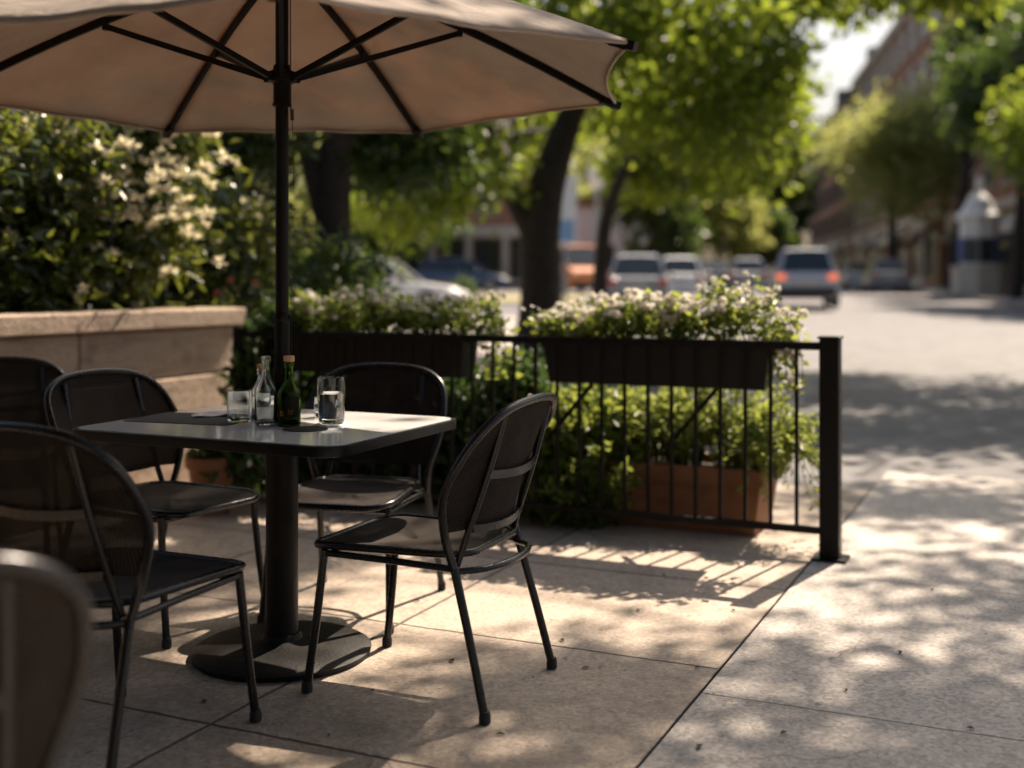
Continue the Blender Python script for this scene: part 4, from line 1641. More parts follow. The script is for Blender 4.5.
# shrub masses at ground level behind the wall end and the left flower box
leafy_shrub('leafy_shrub', 'rounded green shrub behind the left flower box, right of the parasol pole', (-1.55, 8.6, 0.0), [((0, 0, .75), (.75, .6, .72), 1), ((.25, 0, 1.15), (.5, .45, .4), .6)], 4200, 0.075, 0.036, M['leaf_dark'], 345, None, 10, 7, .08)
leafy_shrub('leafy_shrub', 'small round bush by the main tree trunk', tuple(street(33, -6.9)), [((0, 0, .45), (.32, .3, .45), 1)], 1200, 0.12, 0.06, M['leaf_dark'], 346, None, 6, 7, .12)

# ------------------------------------------------------------------ street trees
def g(p):
    return Vector((p.x, p.y, gz(p.x, p.y) - 0.05))


# main tree
d = 15.0
b = g(at(540, 300, d))
tree('street_tree', 'big forked street tree in the middle with a thick dark trunk', b,
     [[(b, .40), (at(541, 300, d), .265), (at(541, 215, d), .26), (at(558, 150, d), .20), (at(580, 95, d), .15), (at(620, 20, d), .12), (at(650, -70, d), .08)],
      [(at(536, 232, d), .2), (at(515, 195, d), .15), (at(495, 140, d), .11), (at(455, 60, d), .09), (at(430, -60, d), .06)],
      [(at(585, 90, d), .09), (at(540, 20, d), .07), (at(500, -60, d), .05)],
      [(at(600, 60, d), .08), (at(690, 10, d - .5), .05), (at(790, -30, d - 1), .03)]],
     [(at(440, 165, 14.2), (1.15, 1.2, .62), 1.0), (at(400, 205, 15.5), (.9, 1, .35), .5), (at(515, 125, 16.8), (1.0, 1.0, .7), .8), (at(655, 95, 16.0), (1.25, 1.1, .75), 1.0),
      (at(560, 20, 14), (1.6, 1.2, .8), 1.0), (at(720, 120, 15), (1.0, 1.1, .85), .9), (at(700, 20, 14), (1.4, 1.2, .8), 1.0), (at(765, 70, 15), (.5, 1.0, .6), .5), (at(800, -12, 15), (.8, 1, .35), .5), (at(470, -60, 14), (1.6, 1.4, .9), .8),
      (at(620, -130, 14.5), (2.6, 2, 1.2), 1.2)],
     19500, 0.14, 0.09, M['leaf_tree'], 501, clump_r=0.2)
# two-stemmed tree left
d = 10.0
b = g(at(330, 320, d))
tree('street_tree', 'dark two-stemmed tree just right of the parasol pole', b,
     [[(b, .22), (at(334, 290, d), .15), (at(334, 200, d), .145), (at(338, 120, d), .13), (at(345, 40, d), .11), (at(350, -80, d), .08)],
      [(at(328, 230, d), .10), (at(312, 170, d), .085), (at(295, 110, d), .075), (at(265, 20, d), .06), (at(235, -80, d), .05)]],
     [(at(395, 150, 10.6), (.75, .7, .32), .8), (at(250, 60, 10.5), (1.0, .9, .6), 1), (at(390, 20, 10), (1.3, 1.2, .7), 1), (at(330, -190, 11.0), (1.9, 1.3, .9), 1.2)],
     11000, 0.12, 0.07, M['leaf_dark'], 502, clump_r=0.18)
# slim leaning tree by the parked cars
d = 19.0
b = g(at(598, 305, d))
tree('street_tree', 'slim leaning tree between the lamp post and the parked silver car', b,
     [[(b, .17), (at(600, 280, d), .12), (at(606, 220, d), .11), (at(622, 175, d), .09), (at(650, 110, d), .07), (at(690, 40, d), .05)]],
     [(at(655, 165, 20), (.9, .9, .55), .8), (at(720, 95, 20), (1.5, 1.2, .9), 1.1), (at(650, 60, 19.5), (1.4, 1.2, .8), 1), (at(755, 130, 20), (.7, 1, .7), .7), (at(730, 165, 20.5), (.9, 1, .5), .6)],
     9000, 0.18, 0.12, M['leaf_tree'], 503, clump_r=0.25)
# overhead shade trees whose trunks stand to the right, out of the photograph
c = over(1.7, 4.2, 7.0)
b = Vector((7.3, 9.6, -0.05))
tree('shade_tree', 'tall plane tree to the right shading the sidewalk', b,
     [[(b, .33), (b + Vector((-.2, 0, 2)), .25), (b + Vector((-.6, 0, 4.2)), .2), (b + Vector((-1.0, -.2, 6.5)), .12), (b + Vector((-1.2, -.3, 8.6)), .04)]],
     [(over(1.65, 3.1, 7.4), (2.2, 1.2, .9), .9), (over(2.0, 2.9, 7.0), (1.6, 1.0, .7), .35), (over(0.6, 2.2, 7.8), (1.3, .8, .7), .3), (over(3.5, 5.3, 7.2), (1.9, 1.6, .8), 1.0), (over(2.2, 6.4, 7.4), (1.2, .7, .6), .5), (over(1.9, 4.5, 7.4), (.9, .7, .6), .26),
      (over(-2.0, 4.0, 8.4), (1.3, .9, .6), 1.0), (over(-1.5, 4.9, 8.4), (.9, .5, .5), .5), (over(-.85, 2.35, 8.0), (.8, .45, .5), .5), (over(.15, 3.45, 7.8), (.7, .45, .5), .3)],
     11600, 0.135, 0.09, M['leaf_tree'], 504, clump_r=0.30, shell=0.1, twigs=2, clump=5)
b = Vector((12.2, 17.2, gz(12, 17) - .05))
tree('shade_tree', 'broad plane tree farther right shading the road', b,
     [[(b, .38), (b + Vector((-.2, -.2, 2.5)), .3), (b + Vector((-.6, -.4, 5)), .24), (b + Vector((-1.4, -.6, 7.5)), .12)],
      [(b + Vector((-.4, -.3, 4)), .18), (b + Vector((-2.2, -1.0, 5.4)), .12), (b + Vector((-4.5, -1.8, 6.4)), .06)]],
     [(over(2.9, 9.2, 6.5), (1.8, 1.4, .7), 1.1), (over(5.4, 8.6, 6.8), (1.8, 1.2, .7), .8), (over(5.0, 10.2, 6.6), (1.9, 1.5, .9), 1.2), (over(7.6, 10.2, 7.0), (2, 1.6, 1.0), 1.2), (over(3.5, 12.0, 7.0), (1.9, 1.4, .8), 1), (over(6.3, 12.4, 7.4), (2.2, 1.6, 1.0), 1.3), (over(9, 12.6, 7.2), (2, 1.6, 1), 1), (at(950, -18, 18), (1.2, 1.0, .45), .5), (at(850, -12, 18), (.9, .8, .4), .4)],
     21000, 0.17, 0.12, M['leaf_tree'], 505, clump_r=0.28, shell=0.2, twigs=2, clump=6)


b = Vector((-6.2, -1.2, -.05))  # unseen tree, added to cut sky light over the lower left
tree('shade_tree', 'unseen tree added behind the camera to shade the near left of the terrace', b,
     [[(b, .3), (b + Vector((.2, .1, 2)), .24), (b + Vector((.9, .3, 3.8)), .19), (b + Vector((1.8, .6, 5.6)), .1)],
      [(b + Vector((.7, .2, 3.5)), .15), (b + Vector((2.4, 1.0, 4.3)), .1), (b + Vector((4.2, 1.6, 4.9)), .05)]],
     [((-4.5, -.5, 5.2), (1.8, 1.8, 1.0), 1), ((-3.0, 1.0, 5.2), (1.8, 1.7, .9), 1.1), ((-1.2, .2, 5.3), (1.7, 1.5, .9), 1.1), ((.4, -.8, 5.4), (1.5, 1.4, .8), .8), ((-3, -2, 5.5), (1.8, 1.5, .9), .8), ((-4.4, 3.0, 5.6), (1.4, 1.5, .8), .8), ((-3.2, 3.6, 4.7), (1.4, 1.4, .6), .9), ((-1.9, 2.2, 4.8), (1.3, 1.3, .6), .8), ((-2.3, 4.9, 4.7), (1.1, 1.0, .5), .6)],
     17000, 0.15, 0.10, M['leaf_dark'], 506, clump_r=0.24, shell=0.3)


def simple_tree(name, label, u, y_mid, d, wpx, hpx, leafm, seed, n=3600, ll=0.3, lw=0.2, group=None, trunk_u=None, tw=0.2):
    c = at(u, y_mid, d)
    w_, h_ = wpx / FPX * d / 2 * 1.18, hpx / FPX * d / 2 * 1.12
    tu = u if trunk_u is None else trunk_u
    q = at(tu, y_mid, d)
    b = Vector((q.x, q.y, gz(q.x, q.y) - 0.05))
    rng = random.Random(seed)
    blobs = [(c, (w_ * .72, w_ * .72, h_ * .8), 1.0)]
    for k in range(7):
        a = rng.uniform(0, 2 * PI)
        e = rng.uniform(-.75, .85)
        blobs.append((c + Vector((math.cos(a) * w_ * .55 * math.sqrt(1 - e * e * .6), math.sin(a) * w_ * .55, e * h_ * .62)), (w_ * .42, w_ * .42, h_ * .32), .4))
    return tree(name, label, b, [[(b, tw * 1.3), ((b + c) / 2 + Vector((rng.uniform(-.1, .1) * w_, 0, 0)), tw), (c + Vector((0, 0, h_ * .4)), tw * .4)]], blobs, int(n * 1.35), ll, lw, leafm, seed, group, clump_r=w_ * .12)


FG = 'trees lining the far side of the street'
simple_tree('street_tree', 'pale green rounded tree in front of the brick building', 900, 155, 62, 168, 176, M['leaf_pale'], 601, 6200, .30, .2, FG, 895, .22)
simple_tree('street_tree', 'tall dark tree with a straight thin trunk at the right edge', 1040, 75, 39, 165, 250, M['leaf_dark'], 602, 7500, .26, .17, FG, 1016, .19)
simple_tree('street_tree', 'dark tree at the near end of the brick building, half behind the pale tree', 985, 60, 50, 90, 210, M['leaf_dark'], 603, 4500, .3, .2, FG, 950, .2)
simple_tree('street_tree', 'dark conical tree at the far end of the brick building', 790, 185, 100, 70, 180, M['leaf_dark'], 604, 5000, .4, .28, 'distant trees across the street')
DG = 'distant trees across the street'
simple_tree('street_tree', 'street tree past the right edge whose crown reaches in beside the dark trunk', 1120, 120, 33, 230, 190, M['leaf_tree'], 605, 6000, .25, .17, FG, 1130, .2)
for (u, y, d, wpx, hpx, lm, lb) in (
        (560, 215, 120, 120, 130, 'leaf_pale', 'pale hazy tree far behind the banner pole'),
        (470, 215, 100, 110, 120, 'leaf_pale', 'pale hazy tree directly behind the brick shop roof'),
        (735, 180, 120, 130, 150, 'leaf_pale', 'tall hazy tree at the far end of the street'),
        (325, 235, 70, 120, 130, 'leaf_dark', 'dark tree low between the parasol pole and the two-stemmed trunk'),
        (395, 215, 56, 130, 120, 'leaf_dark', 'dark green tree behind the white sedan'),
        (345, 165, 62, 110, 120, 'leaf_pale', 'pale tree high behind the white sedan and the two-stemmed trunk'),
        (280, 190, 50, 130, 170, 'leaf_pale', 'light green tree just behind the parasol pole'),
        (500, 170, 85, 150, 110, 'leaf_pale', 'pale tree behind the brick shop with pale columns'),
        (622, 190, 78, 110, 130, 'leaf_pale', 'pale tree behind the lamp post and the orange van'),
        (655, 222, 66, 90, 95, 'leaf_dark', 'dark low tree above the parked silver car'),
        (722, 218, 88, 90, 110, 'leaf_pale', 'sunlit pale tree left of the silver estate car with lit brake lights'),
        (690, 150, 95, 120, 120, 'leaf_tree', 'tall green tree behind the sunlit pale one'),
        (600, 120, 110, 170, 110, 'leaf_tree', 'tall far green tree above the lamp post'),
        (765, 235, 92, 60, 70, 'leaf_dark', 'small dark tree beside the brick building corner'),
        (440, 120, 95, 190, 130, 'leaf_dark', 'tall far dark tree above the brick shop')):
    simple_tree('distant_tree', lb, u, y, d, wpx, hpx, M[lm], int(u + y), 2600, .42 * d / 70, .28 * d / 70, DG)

# ------------------------------------------------------------------ buildings
def facade_building(name, label, s0, s1, lat, depth, hgt, floors, bays, brick, ground_h, trim, shop, roofm):
    L_ = s1 - s0
    o0 = street(s0, lat)
    base = min(gz(*street(s0, lat).xy), gz(*street(s1, lat).xy))
    t = thing(name, label, 'building', (o0.x, o0.y, base), -SD)
    # local: +y along the street, facade at x=0, body to +x
    MB().box(0, depth, 0, L_, 0.0, hgt).build('wall', brick, t)
    MB().box(-0.35, depth + .1, -0.05, L_ + .05, hgt, hgt + 0.5).build('cornice', trim, t)
    MB().box(-0.2, 0.0, -0.02, L_ + .02, ground_h - .25, ground_h + .15).build('string_course', trim, t)
    rf_ = MB().box(0.3, depth - .3, 0.3, L_ - .3, hgt + 0.5, hgt + .9).build('roof', roofm, t)
    for k in range(max(2, int(L_ / 7))):
        yy = (k + .5) * L_ / max(2, int(L_ / 7))
        MB().box(.5 + (k % 2) * .9, 1.9 + (k % 2) * .9, yy - .9 - .3 * (k % 3), yy + .6, hgt + .9, hgt + 1.9 + .6 * (k % 3)).build('chimney', brick if k % 2 else roofm, rf_)
    fh = (hgt - ground_h) / floors
    bw = L_ / bays
    f0 = p0 = None
    for fl in range(floors):
        for k in range(bays):
            y = (k + .5) * bw
            z = ground_h + fl * fh + fh * .25
            if f0 is None:
                mb = MB()
                hw, hh = bw * .24, fh * .58
                mb.box(-0.10, 0.02, -hw - .12, -hw, 0, hh)
                mb.box(-0.10, 0.02, hw, hw + .12, 0, hh)
                mb.box(-0.12, 0.02, -hw - .2, hw + .2, hh, hh + .22)
                mb.box(-0.18, 0.02, -hw - .2, hw + .2, -.15, 0)
                mb.box(-0.06, 0.02, -.04, .04, 0, hh)
                mb.box(-0.055, 0.02, -hw, -.04, hh * .48, hh * .54)
                mb.box(-0.055, 0.02, .04, hw, hh * .48, hh * .54)
                f0 = mb.build('window', trim, t)
                p0 = MB().box(-0.03, 0.015, -hw, hw, 0.0, hh).build('pane', M['window_glass'], f0)
                f = f0
            else:
                f = f0.copy()
                COL.objects.link(f)
                c = p0.copy()
                COL.objects.link(c)
                c.parent = f
            f.location = (0, y, z)
    nb = max(2, int(L_ / 4.5))
    for k in range(nb):
        y0, y1 = k * L_ / nb, (k + 1) * L_ / nb
        mb = MB()
        mb.box(-0.22, 0.0, y0, y0 + .55, 0, ground_h - .26)
        mb.box(-0.20, 0.0, y0 + .551, y1 - .001, ground_h - 1.0, ground_h - .26)
        mb.box(-0.16, 0.0, y0 + .551, y1 - .001, 0, .6)
        sf = mb.build('shopfront', shop[k % len(shop)], t)
        MB().box(-0.08, 0.0, y0 + .552, y1 - .002, .6, ground_h - 1.0).build('shop_window', M['window_glass'], sf)
        if k % 2 == 0:
            mb = MB()
            mb.add([(-.22, y0 + .4, ground_h - .5), (-.22, y1 - .2, ground_h - .5), (-1.5, y1 - .2, ground_h - 1.25), (-1.5, y0 + .4, ground_h - 1.25),
                    (-.22, y0 + .4, ground_h - .56), (-.22, y1 - .2, ground_h - .56), (-1.5, y1 - .2, ground_h - 1.55), (-1.5, y0 + .4, ground_h - 1.55)],
                   [(0, 1, 2, 3), (7, 6, 5, 4), (3, 2, 6, 7), (0, 3, 7, 4), (1, 5, 6, 2), (0, 4, 5, 1)])
            mb.build('awning', [M['brown_wood'], M['dark_panel'], M['cream_paint']][k % 3], t)
    return t


SH = [M['orange_wood'], M['cream_paint'], M['brown_wood'], M['white_paint']]
facade_building('brick_building', 'tall red brick building receding up the right side of the street', 66, 104, 12.5, 16, 17.0, 4, 10, M['brick'], 4.2, M['cream_paint'], SH, M['roof'])
facade_building('brick_building', 'farther dark brick building with grey roof edge up the street', 104.6, 150, 12.5, 16, 16.4, 4, 11, M['brick_dark'], 4.2, M['roof'], SH, M['roof'])
facade_building('shop_building', 'low brown shop row behind the kiosk at the right edge', 36, 65.4, 12.7, 12, 7.6, 1, 8, M['brick'], 4.2, M['cream_paint'], [M['brown_wood'], M['orange_wood'], M['cream_paint']], M['roof'])

# brick shop across the lawn, facing the terrace
t = thing('brick_shop', 'low red brick shop with pale columns behind the white sedan', 'building', (-10.0, 60.5, gz(-4, 60)))
MB().box(0, 11.6, 0.0, 10, 3.1, 5.8).build('upper_wall', M['brick'], t)
MB().box(0, 11.6, 0.8, 10, 0, 3.1).build('wall', M['brick_dark'], t)
MB().box(-.2, 11.8, -.3, 10.2, 5.8, 6.1).build('roof', M['roof'], t)
MB().box(-.05, 11.65, -.08, 0.0, 2.7, 3.3).build('fascia', M['cream_paint'], t)
for k in range(7):
    MB().box(k * 1.9, k * 1.9 + .32, -.05, .35, 0, 2.7).build('column', M['cream_paint'], t)
    if k < 6:
        wv = MB().box(k * 1.9 + .45, k * 1.9 + 1.75, 0.72, 0.80, .5, 2.6).build('shop_window', M['window_glass'], t)
        MB().box(k * 1.9 + .40, k * 1.9 + 1.8, 0.70, 0.79, .35, .5).build('sill', M['white_paint'], wv)
        q = MB().box(k * 1.9 + .5, k * 1.9 + 1.6, -.04, .0, 3.8, 5.2).build('window', M['cream_paint'], t)
        MB().box(k * 1.9 + .6, k * 1.9 + 1.5, -.06, -.041, 3.9, 5.1).build('pane', M['window_glass'], q)
t = thing('white_building', 'pale low shop building between the main trunk and the slim tree', 'building', (2.4, 74, gz(4, 74)))
MB().box(0, 9, 0, 8, 0, 5.0).build('wall', M['white_paint'], t)
MB().box(-.2, 9.2, -.3, 8.2, 5.0, 5.5).build('roof', M['brown_wood'], t)
for k in range(4):
    q = MB().box(k * 2.2 + .4, k * 2.2 + 1.9, -.06, 0, .5, 2.6).build('shop_window', M['brown_wood'], t)
    MB().box(k * 2.2 + .5, k * 2.2 + 1.8, -.08, -.061, .6, 2.5).build('pane', M['window_glass'], q)


# ------------------------------------------------------------------ cars
def make_car(name, label, cat, pos, yaw, paint, Lc=4.4, Wc=1.78, Hc=1.48, style='hatch', lit=False):
    """local: +y is the front, origin under the middle"""
    t = thing(name, label, cat, pos, yaw)
    hl, hw = Lc / 2, Wc / 2
    gc = 0.20 if style != 'suv' else 0.26
    belt = Hc * 0.60
    wr = 0.32 if style not in ('suv', 'van') else 0.36
    # lower body stations: y, half width, sill height, belt height
    if style == 'sedan':
        st = [(-hl, .80, gc + .18, belt - .10), (-hl + .12, .92, gc + .06, belt + .02), (-hl + .7, 1, gc, belt + .03), (-.6, 1, gc, belt), (.6, 1, gc, belt - .02), (hl - 1.05, 1, gc, belt - .06), (hl - .35, .95, gc + .03, belt - .16), (hl - .06, .86, gc + .1, belt - .27), (hl, .78, gc + .16, belt - .36)]
        gh = [(-hl + .55, belt + .02, .72), (-hl + 1.25, Hc - .05, .62), (-hl + 1.7, Hc, .64), (-.1, Hc, .65), (.35, Hc - .05, .64), (1.1, belt - .03, .76)]
    elif style == 'van':
        st = [(-hl, .9, gc + .05, belt), (-hl + .1, .98, gc, belt), (0, 1, gc, belt), (hl - .9, 1, gc, belt), (hl - .3, .97, gc, belt - .12), (hl, .88, gc + .12, belt - .3)]
        gh = [(-hl + .03, belt, .88), (-hl + .10, Hc - .04, .84), (-hl + .4, Hc, .85), (.7, Hc, .85), (1.1, Hc - .08, .84), (hl - .45, belt - .08, .86)]
    else:
        st = [(-hl, .84, gc + .20, belt - .06), (-hl + .10, .94, gc + .06, belt + .02), (-hl + .5, 1, gc, belt + .03), (-.5, 1, gc, belt + .01), (.6, 1, gc, belt - .02), (hl - 1.0, 1, gc, belt - .05), (hl - .35, .95, gc + .03, belt - .16), (hl - .06, .86, gc + .1, belt - .28), (hl, .78, gc + .16, belt - .36)]
        k = .10 if style == 'suv' else .22
        gh = [(-hl + .10, belt + .02, .80), (-hl + .10 + k * 2.2, Hc - .07, .63), (-hl + .75, Hc - .01, .62), (-.1, Hc, .63), (.4, Hc - .06, .63), (1.15, belt - .03, .80)]
    mb = MB()
    rings = []
    for (y, wf, z0, z1) in st:
        w_ = hw * wf
        rings.append([(-w_ * .9, y, z0), (w_ * .9, y, z0), (w_, y, z0 + (z1 - z0) * .25), (w_ * .995, y, z0 + (z1 - z0) * .7), (w_ * .9, y, z1), (-w_ * .9, y, z1), (-w_ * .995, y, z0 + (z1 - z0) * .7), (-w_, y, z0 + (z1 - z0) * .25)])
    n = 8
    vs = [p for r in rings for p in r]
    fs = [tuple(range(n)), tuple((len(rings) - 1) * n + i for i in range(n - 1, -1, -1))]
    for k in range(len(rings) - 1):
        for i in range(n):
            j = (i + 1) % n
            fs.append((k * n + i, k * n + n + i, k * n + n + j, k * n + j))
    mb.add(vs, fs)
    # roof and pillars: greenhouse shell in paint
    g_rings = []
    for (y, z, wf) in gh:
        w_ = hw * wf
        g_rings.append([(-w_, y, z), (w_, y, z)])
    body = mb.build('body', paint, t, 40)
    bv = body.modifiers.new('b', 'BEVEL')
    bv.width = 0.03
    bv.segments = 2
    bv.angle_limit = RAD(40)
    # glasshouse
    mb = MB()
    vs, fs = [], []
    m_ = len(gh)
    for (y, z, wf) in gh:
        vs += [(-hw * wf, y, z), (hw * wf, y, z)]
    for k in range(m_ - 1):
        fs.append((2 * k, 2 * k + 1, 2 * k + 3, 2 * k + 2))
    for s in (0, 1):
        base_i = len(vs)
        for (y, z, wf) in gh:
            zb = belt - 0.06
            vs.append(((-1 if s == 0 else 1) * hw * .88, y, min(z, zb)))
        for k in range(m_ - 1):
            a, b_, c_, d_ = 2 * k + s, 2 * k + 2 + s, base_i + k + 1, base_i + k
            fs.append((a, b_, c_, d_) if s == 0 else (d_, c_, b_, a))
    mb.add(vs, fs)
    mb.build('cabin_glass', M['car_glass'], t)
    # roof panel and pillars proud of the glass
    mb = MB()
    top = gh[1:-1]
    vs, fs = [], []
    for (y, z, wf) in top:
        w_ = hw * wf
        vs += [(-w_ - .015, y, z - .05), (-w_ + .05, y, z + .012), (0, y, z + .03), (w_ - .05, y, z + .012), (w_ + .015, y, z - .05)]
    for k in range(len(top) - 1):
        for i in range(4):
            a = 5 * k + i
            fs.append((a, a + 1, a + 6, a + 5))
    mb.add(vs, fs)
    for s in (-1, 1):
        for (q0, q1) in ((gh[0], gh[1]), (gh[-1], gh[-2])):
            bar(mb, (s * hw * (q0[2] + .005), q0[0], q0[1] - .02), (s * hw * (q1[2] + .005), q1[0], q1[1] + .005), .07, .07, Vector((1, 0, 0)))
        for yy in (-.25,) if style != 'van' else (-1.2, 0.2):
            bar(mb, (s * hw * .895, yy, belt - .03), (s * hw * gh[2][2] * 1.02, yy, Hc - .03), .06, .08, Vector((1, 0, 0)))
    mb.build('roof', paint, t, 40)
    # wheels
    for sx_ in (-1, 1):
        for yy in (-hl + .82, hl - .85):
            Mx = Matrix.Translation((sx_ * (hw - .10), yy, wr)) @ Matrix.Rotation(PI / 2, 4, 'Y')
            mb = MB()
            prof = [(wr * .62, -.10), (wr * .93, -.105), (wr, -.07), (wr, .07), (wr * .93, .105), (wr * .62, .10)]
            mb.lathe(prof, 20)
            mb.v = [tuple(Mx @ Vector(p)) for p in mb.v]
            ty = mb.build('wheel', M['tyre'], t, 40)
            mb = MB()
            mb.lathe([(wr * .60, -.107), (wr * .60, .107)], 16)
            for k in range(5):
                mb.box(-.03, .03, 0, wr * .58, .1075, .112, 0, Matrix.Rotation(2 * PI * k / 5, 4, 'Z'))
            mb.v = [tuple(Mx @ Vector(p)) for p in mb.v]
            mb.build('rim', M['rim'], ty, 40)
    # bumpers, lamps, plate, mirrors
    MB().bbox(-hw * .86, hw * .86, -hl - .05, -hl + .12, gc + .08, gc + .34, .02).build('rear_bumper', M['dark_panel'] if style in ('suv', 'van') else paint, t)
    MB().bbox(-hw * .80, hw * .80, hl - .14, hl + .03, gc + .06, gc + .30, .02).build('front_bumper', M['dark_panel'] if style in ('suv', 'van') else paint, t)
    for s in (-1, 1):
        lz = belt - .13 if style != 'sedan' else belt - .16
        MB().bbox(min(s * hw * .62, s * hw * .90), max(s * hw * .62, s * hw * .90), -hl - .035, -hl + .12, lz - .085, lz + .085, .02).build('tail_light', M['brake'] if lit else M['taillamp'], t)
        hz2 = belt - .36
        MB().bbox(min(s * hw * .52, s * hw * .78), max(s * hw * .52, s * hw * .78), hl - .16, hl + .012, hz2 - .07, hz2 + .05, .02).build('headlight', M['lamp_clear'], t)
        MB().bbox(min(s * hw * 1.0, s * hw * 1.14), max(s * hw * 1.0, s * hw * 1.14), .62, .74, belt - .02, belt + .12, .02).build('mirror', paint, t)
    MB().bbox(-.25, .25, -hl - .062, -hl - .045, gc + .40, gc + .51, .004).build('number_plate', M['plate'], t)
    return t


P_SILVER = car_paint('silver_paint', (0.27, 0.28, 0.30))
P_BLUEGREY = car_paint('bluegrey_paint', (0.48, 0.51, 0.56))
P_WHITE = car_paint('white_car_paint', (0.78, 0.78, 0.77))
P_DARK = car_paint('dark_car_paint', (0.03, 0.035, 0.045))
P_RED = car_paint('red_car_paint', (0.35, 0.05, 0.04))
P_ORANGE = car_paint('orange_van_paint', (0.70, 0.24, 0.07))


def car_at(u, d, dz=0.0):
    p = at(u, HOR, d)
    return (p.x, p.y, gz(p.x, p.y) + dz)


make_car('estate_car', 'silver blue estate car driving away with lit brake lights', 'car', car_at(802, 35.0), -SD - 0.02, P_BLUEGREY, 4.6, 1.86, 1.70, 'suv', True)
make_car('hatchback_car', 'silver hatchback parked at the left of the street, seen from behind', 'car', car_at(638, 33), -SD + .05, P_SILVER, 4.2, 1.78, 1.52, 'hatch')
make_car('sedan_car', 'white sedan parked side on behind the left flower box', 'car', car_at(376, 30), -PI / 2 - 0.1, P_WHITE, 4.6, 1.8, 1.46, 'sedan')
make_car('hatchback_car', 'white hatchback queuing just right of the silver hatchback', 'car', car_at(681, 42), -SD, P_WHITE, 4.2, 1.76, 1.50, 'hatch')
make_car('sedan_car', 'dark sedan far up the street between the pale cars', 'car', car_at(713, 54), -SD, P_DARK, 4.5, 1.8, 1.45, 'sedan')
make_car('hatchback_car', 'pale hatchback far up the street, left of the estate car', 'car', car_at(747, 52), -SD, P_SILVER, 4.2, 1.76, 1.50, 'hatch')
make_car('van', 'orange van parked between the main trunk and the slim tree', 'van', car_at(573, 50), PI + 0.25, P_ORANGE, 4.7, 1.9, 2.05, 'van')
make_car('sedan_car', 'white sedan parked along the right kerb beyond the estate car', 'car', tuple(street(66, 8.0)), -SD, P_WHITE, 4.5, 1.8, 1.46, 'sedan')
make_car('hatchback_car', 'silver car parked on the right kerb before the kiosk', 'car', tuple(street(56, 8.0)), -SD, P_SILVER, 4.3, 1.8, 1.5, 'hatch')
make_car('hatchback_car', 'blue car parked in front of the brick shop with pale columns', 'car', car_at(462, 52), -PI / 2, car_paint('blue_car_paint', (0.06, 0.09, 0.17)), 4.2, 1.76, 1.5, 'hatch')

# ------------------------------------------------------------------ street furniture
lp = at(597, HOR, 29)
t = thing('street_lamp', 'grey street lamp with a white lantern left of the slim tree', 'street lamp', (lp.x, lp.y, gz(lp.x, lp.y)))
MB().lathe([(.16, 0), (.16, .3), (.09, .4), (.065, .6), (.055, 3.0), (.08, 3.05), (.08, 3.15)], 16).build('post', surf('grey_steel', (.2, .22, .25), (.28, .3, .33), 5, .5, .05), t, 40)
MB().lathe([(.09, 3.15), (.20, 3.3), (.23, 3.75), (.17, 3.8)], 16).build('lantern', M['white_paint'], t, 40)
MB().lathe([(.26, 3.8), (.20, 3.9), (.05, 4.02), (.02, 4.1)], 16).build('lantern_cap', surf('grey_cap', (.3, .3, .3), (.4, .4, .4), 5), t, 40)
sp = at(565, HOR, 38)
t = thing('banner_sign', 'white and blue banner on a pole right of the main trunk', 'sign', (sp.x, sp.y, gz(sp.x, sp.y)))
MB().lathe([(.07, 0), (.06, 4.3), (.03, 4.35)], 12).build('pole', M['rim'], t, 40)
MB().bbox(-.38, .38, -.13, -.08, 1.9, 4.1, .01).build('panel', M['white_paint'], t)
MB().bbox(-.28, .28, -.15, -.131, 2.0, 2.7, .004).build('blue_field', surf('pale_blue', (.2, .34, .55), (.26, .42, .62), 3), t)
kp = street(45.5, 9.9, .12)
t = thing('kiosk', 'white street kiosk with a finial and blue poster panels at the right', 'kiosk', kp, -SD - .25)
MB().lathe([(1.0, 0), (1.02, .1), (1.0, .12), (.98, .95), (1.03, .98), (1.03, 1.08)], 8).build('plinth', M['cream_paint'], t)
MB().lathe([(.70, 1.08), (.70, 2.75), (.86, 2.8), (.86, 2.95)], 8).build('body', M['white_paint'], t)
MB().lathe([(.84, 2.95), (.6, 3.15), (.42, 3.55), (.2, 3.75), (.08, 3.85), (.10, 4.05), (.16, 4.15), (.10, 4.28), (.02, 4.45)], 8).build('roof', M['white_paint'], t)
for k, m_ in ((0, 'blue_panel'), (1, 'dark_panel'), (2, 'blue_panel'), (3, 'dark_panel'), (4, 'blue_panel'), (5, 'dark_panel'), (6, 'dark_panel'), (7, 'blue_panel')):
    mb = MB()
    mb.bbox(.66, .70, -.25, .25, 1.2, 2.1, .008)
    Mx = Matrix.Rotation(PI / 8 + k * PI / 4, 4, 'Z')
    mb.v = [tuple(Mx @ Vector(p)) for p in mb.v]
    mb.build('poster_panel', M[m_], t)

# unseen cafe front added behind the camera to block sky and bounce light
o0 = loc(-9.5, -3.2)
t = thing('added_cafe_blocker', 'unseen black cafe front added behind the camera to block light', 'building', (o0.x, o0.y, 0), YAW)
mb = MB()
mb.box(0, 15, -6, 0, 0, .6)
mb.box(0, 15, -6, 0, 2.6, 5.6)
for k in range(6):
    mb.box(k * 2.9, k * 2.9 + .5, -.4, -.001, .601, 2.599)
mb.build('wall', surf('low_bounce_black', (0.012, 0.014, 0.013), (0.02, 0.022, 0.02), 3, 0.6, 0.1), t)  # near-black so the added front throws back little light
for k in range(5):
    q = MB().box(k * 2.9 + .5, k * 2.9 + 2.9, -.30, -.22, .601, 2.599).build('window', M['window_glass'], t)
    MB().box(k * 2.9 + 1.65, k * 2.9 + 1.75, -.22, -.16, .602, 2.598).build('mullion', M['brown_wood'], q)
mb = MB()
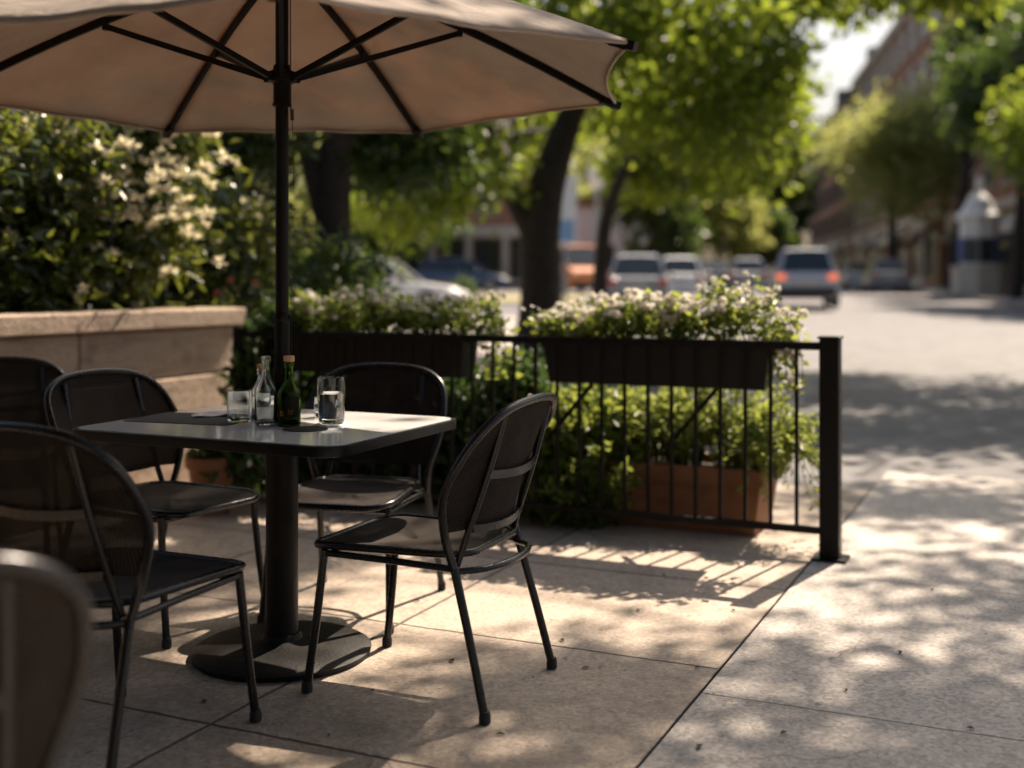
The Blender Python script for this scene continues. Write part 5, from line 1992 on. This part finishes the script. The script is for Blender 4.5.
mb.add([(0, 0.05, 3.1), (8.4, 0.05, 3.1), (8.4, 2.9, 2.75), (0, 2.9, 2.75), (0, 0.05, 3.06), (8.4, 0.05, 3.06), (8.4, 2.9, 2.5), (0, 2.9, 2.5)],
       [(0, 1, 2, 3), (7, 6, 5, 4), (3, 2, 6, 7), (1, 5, 6, 2), (0, 3, 7, 4), (0, 4, 5, 1)])
mb.build('awning', surf('added_awning_cloth', (0.012, 0.02, 0.016), (0.018, 0.028, 0.022), 5, 0.8, 0.1), t)  # awning added out of view to block sky light
MB().box(-.3, 15.3, -6.2, .3, 5.6, 5.9).build('roof', M['roof'], t)

# a few fallen leaves on the paving
rng = random.Random(77)
for i, (u, y) in enumerate(((205, 705), (372, 690), (420, 602), (590, 668), (700, 668), (560, 640), (165, 590), (120, 640), (662, 575), (735, 612), (845, 690), (900, 655), (780, 735), (505, 735), (640, 610), (930, 590), (700, 745), (450, 660), (975, 730), (330, 735))):
    d = FPX * EYE / (y - HOR)
    mb = MB()
    ln = rng.uniform(.022, .04)
    mb.add([(0, 0, .002), (ln * .45, ln * .22, .008), (ln, 0, .004), (ln * .45, -ln * .22, .007)], [(0, 1, 2, 3)])
    o = mb.build('fallen_leaf', M['leaf_dark'])
    o.location = ((u - 512) / FPX * d, d, 0.0005)
    o.rotation_euler = (0, 0, rng.uniform(0, 6))
    so_ = o.modifiers.new('t', 'SOLIDIFY')
    so_.thickness = .0008
    tag(o, 'tiny curled dry leaf lying on the terrace paving', 'leaf', 'fallen leaves on the paving')

# ------------------------------------------------------------------ camera
cd = bpy.data.cameras.new('camera')
cam = bpy.data.objects.new('camera', cd)
COL.objects.link(cam)
cam.location = (0, 0, EYE)
cam.rotation_euler = (PI / 2, 0, 0)
cd.sensor_width = 36
cd.lens = FPX / 1024 * 36
cd.shift_y = -(384 - HOR) / 1024
cd.clip_start = 0.05
cd.clip_end = 2000
cd.dof.use_dof = True
cd.dof.focus_distance = 3.55
cd.dof.aperture_fstop = cd.lens / 1000 / 0.035
cd.dof.aperture_blades = 0
SC.camera = cam

SC.view_settings.view_transform = 'Standard'
SC.view_settings.look = 'None'
SC.view_settings.exposure = 1.25
SC.view_settings.gamma = 1
SC.cycles.use_denoising = True
SC.cycles.max_bounces = 10
SC.cycles.transparent_max_bounces = 16
SC.cycles.transmission_bounces = 10
SC.cycles.caustics_reflective = False
SC.cycles.sample_clamp_indirect = 6
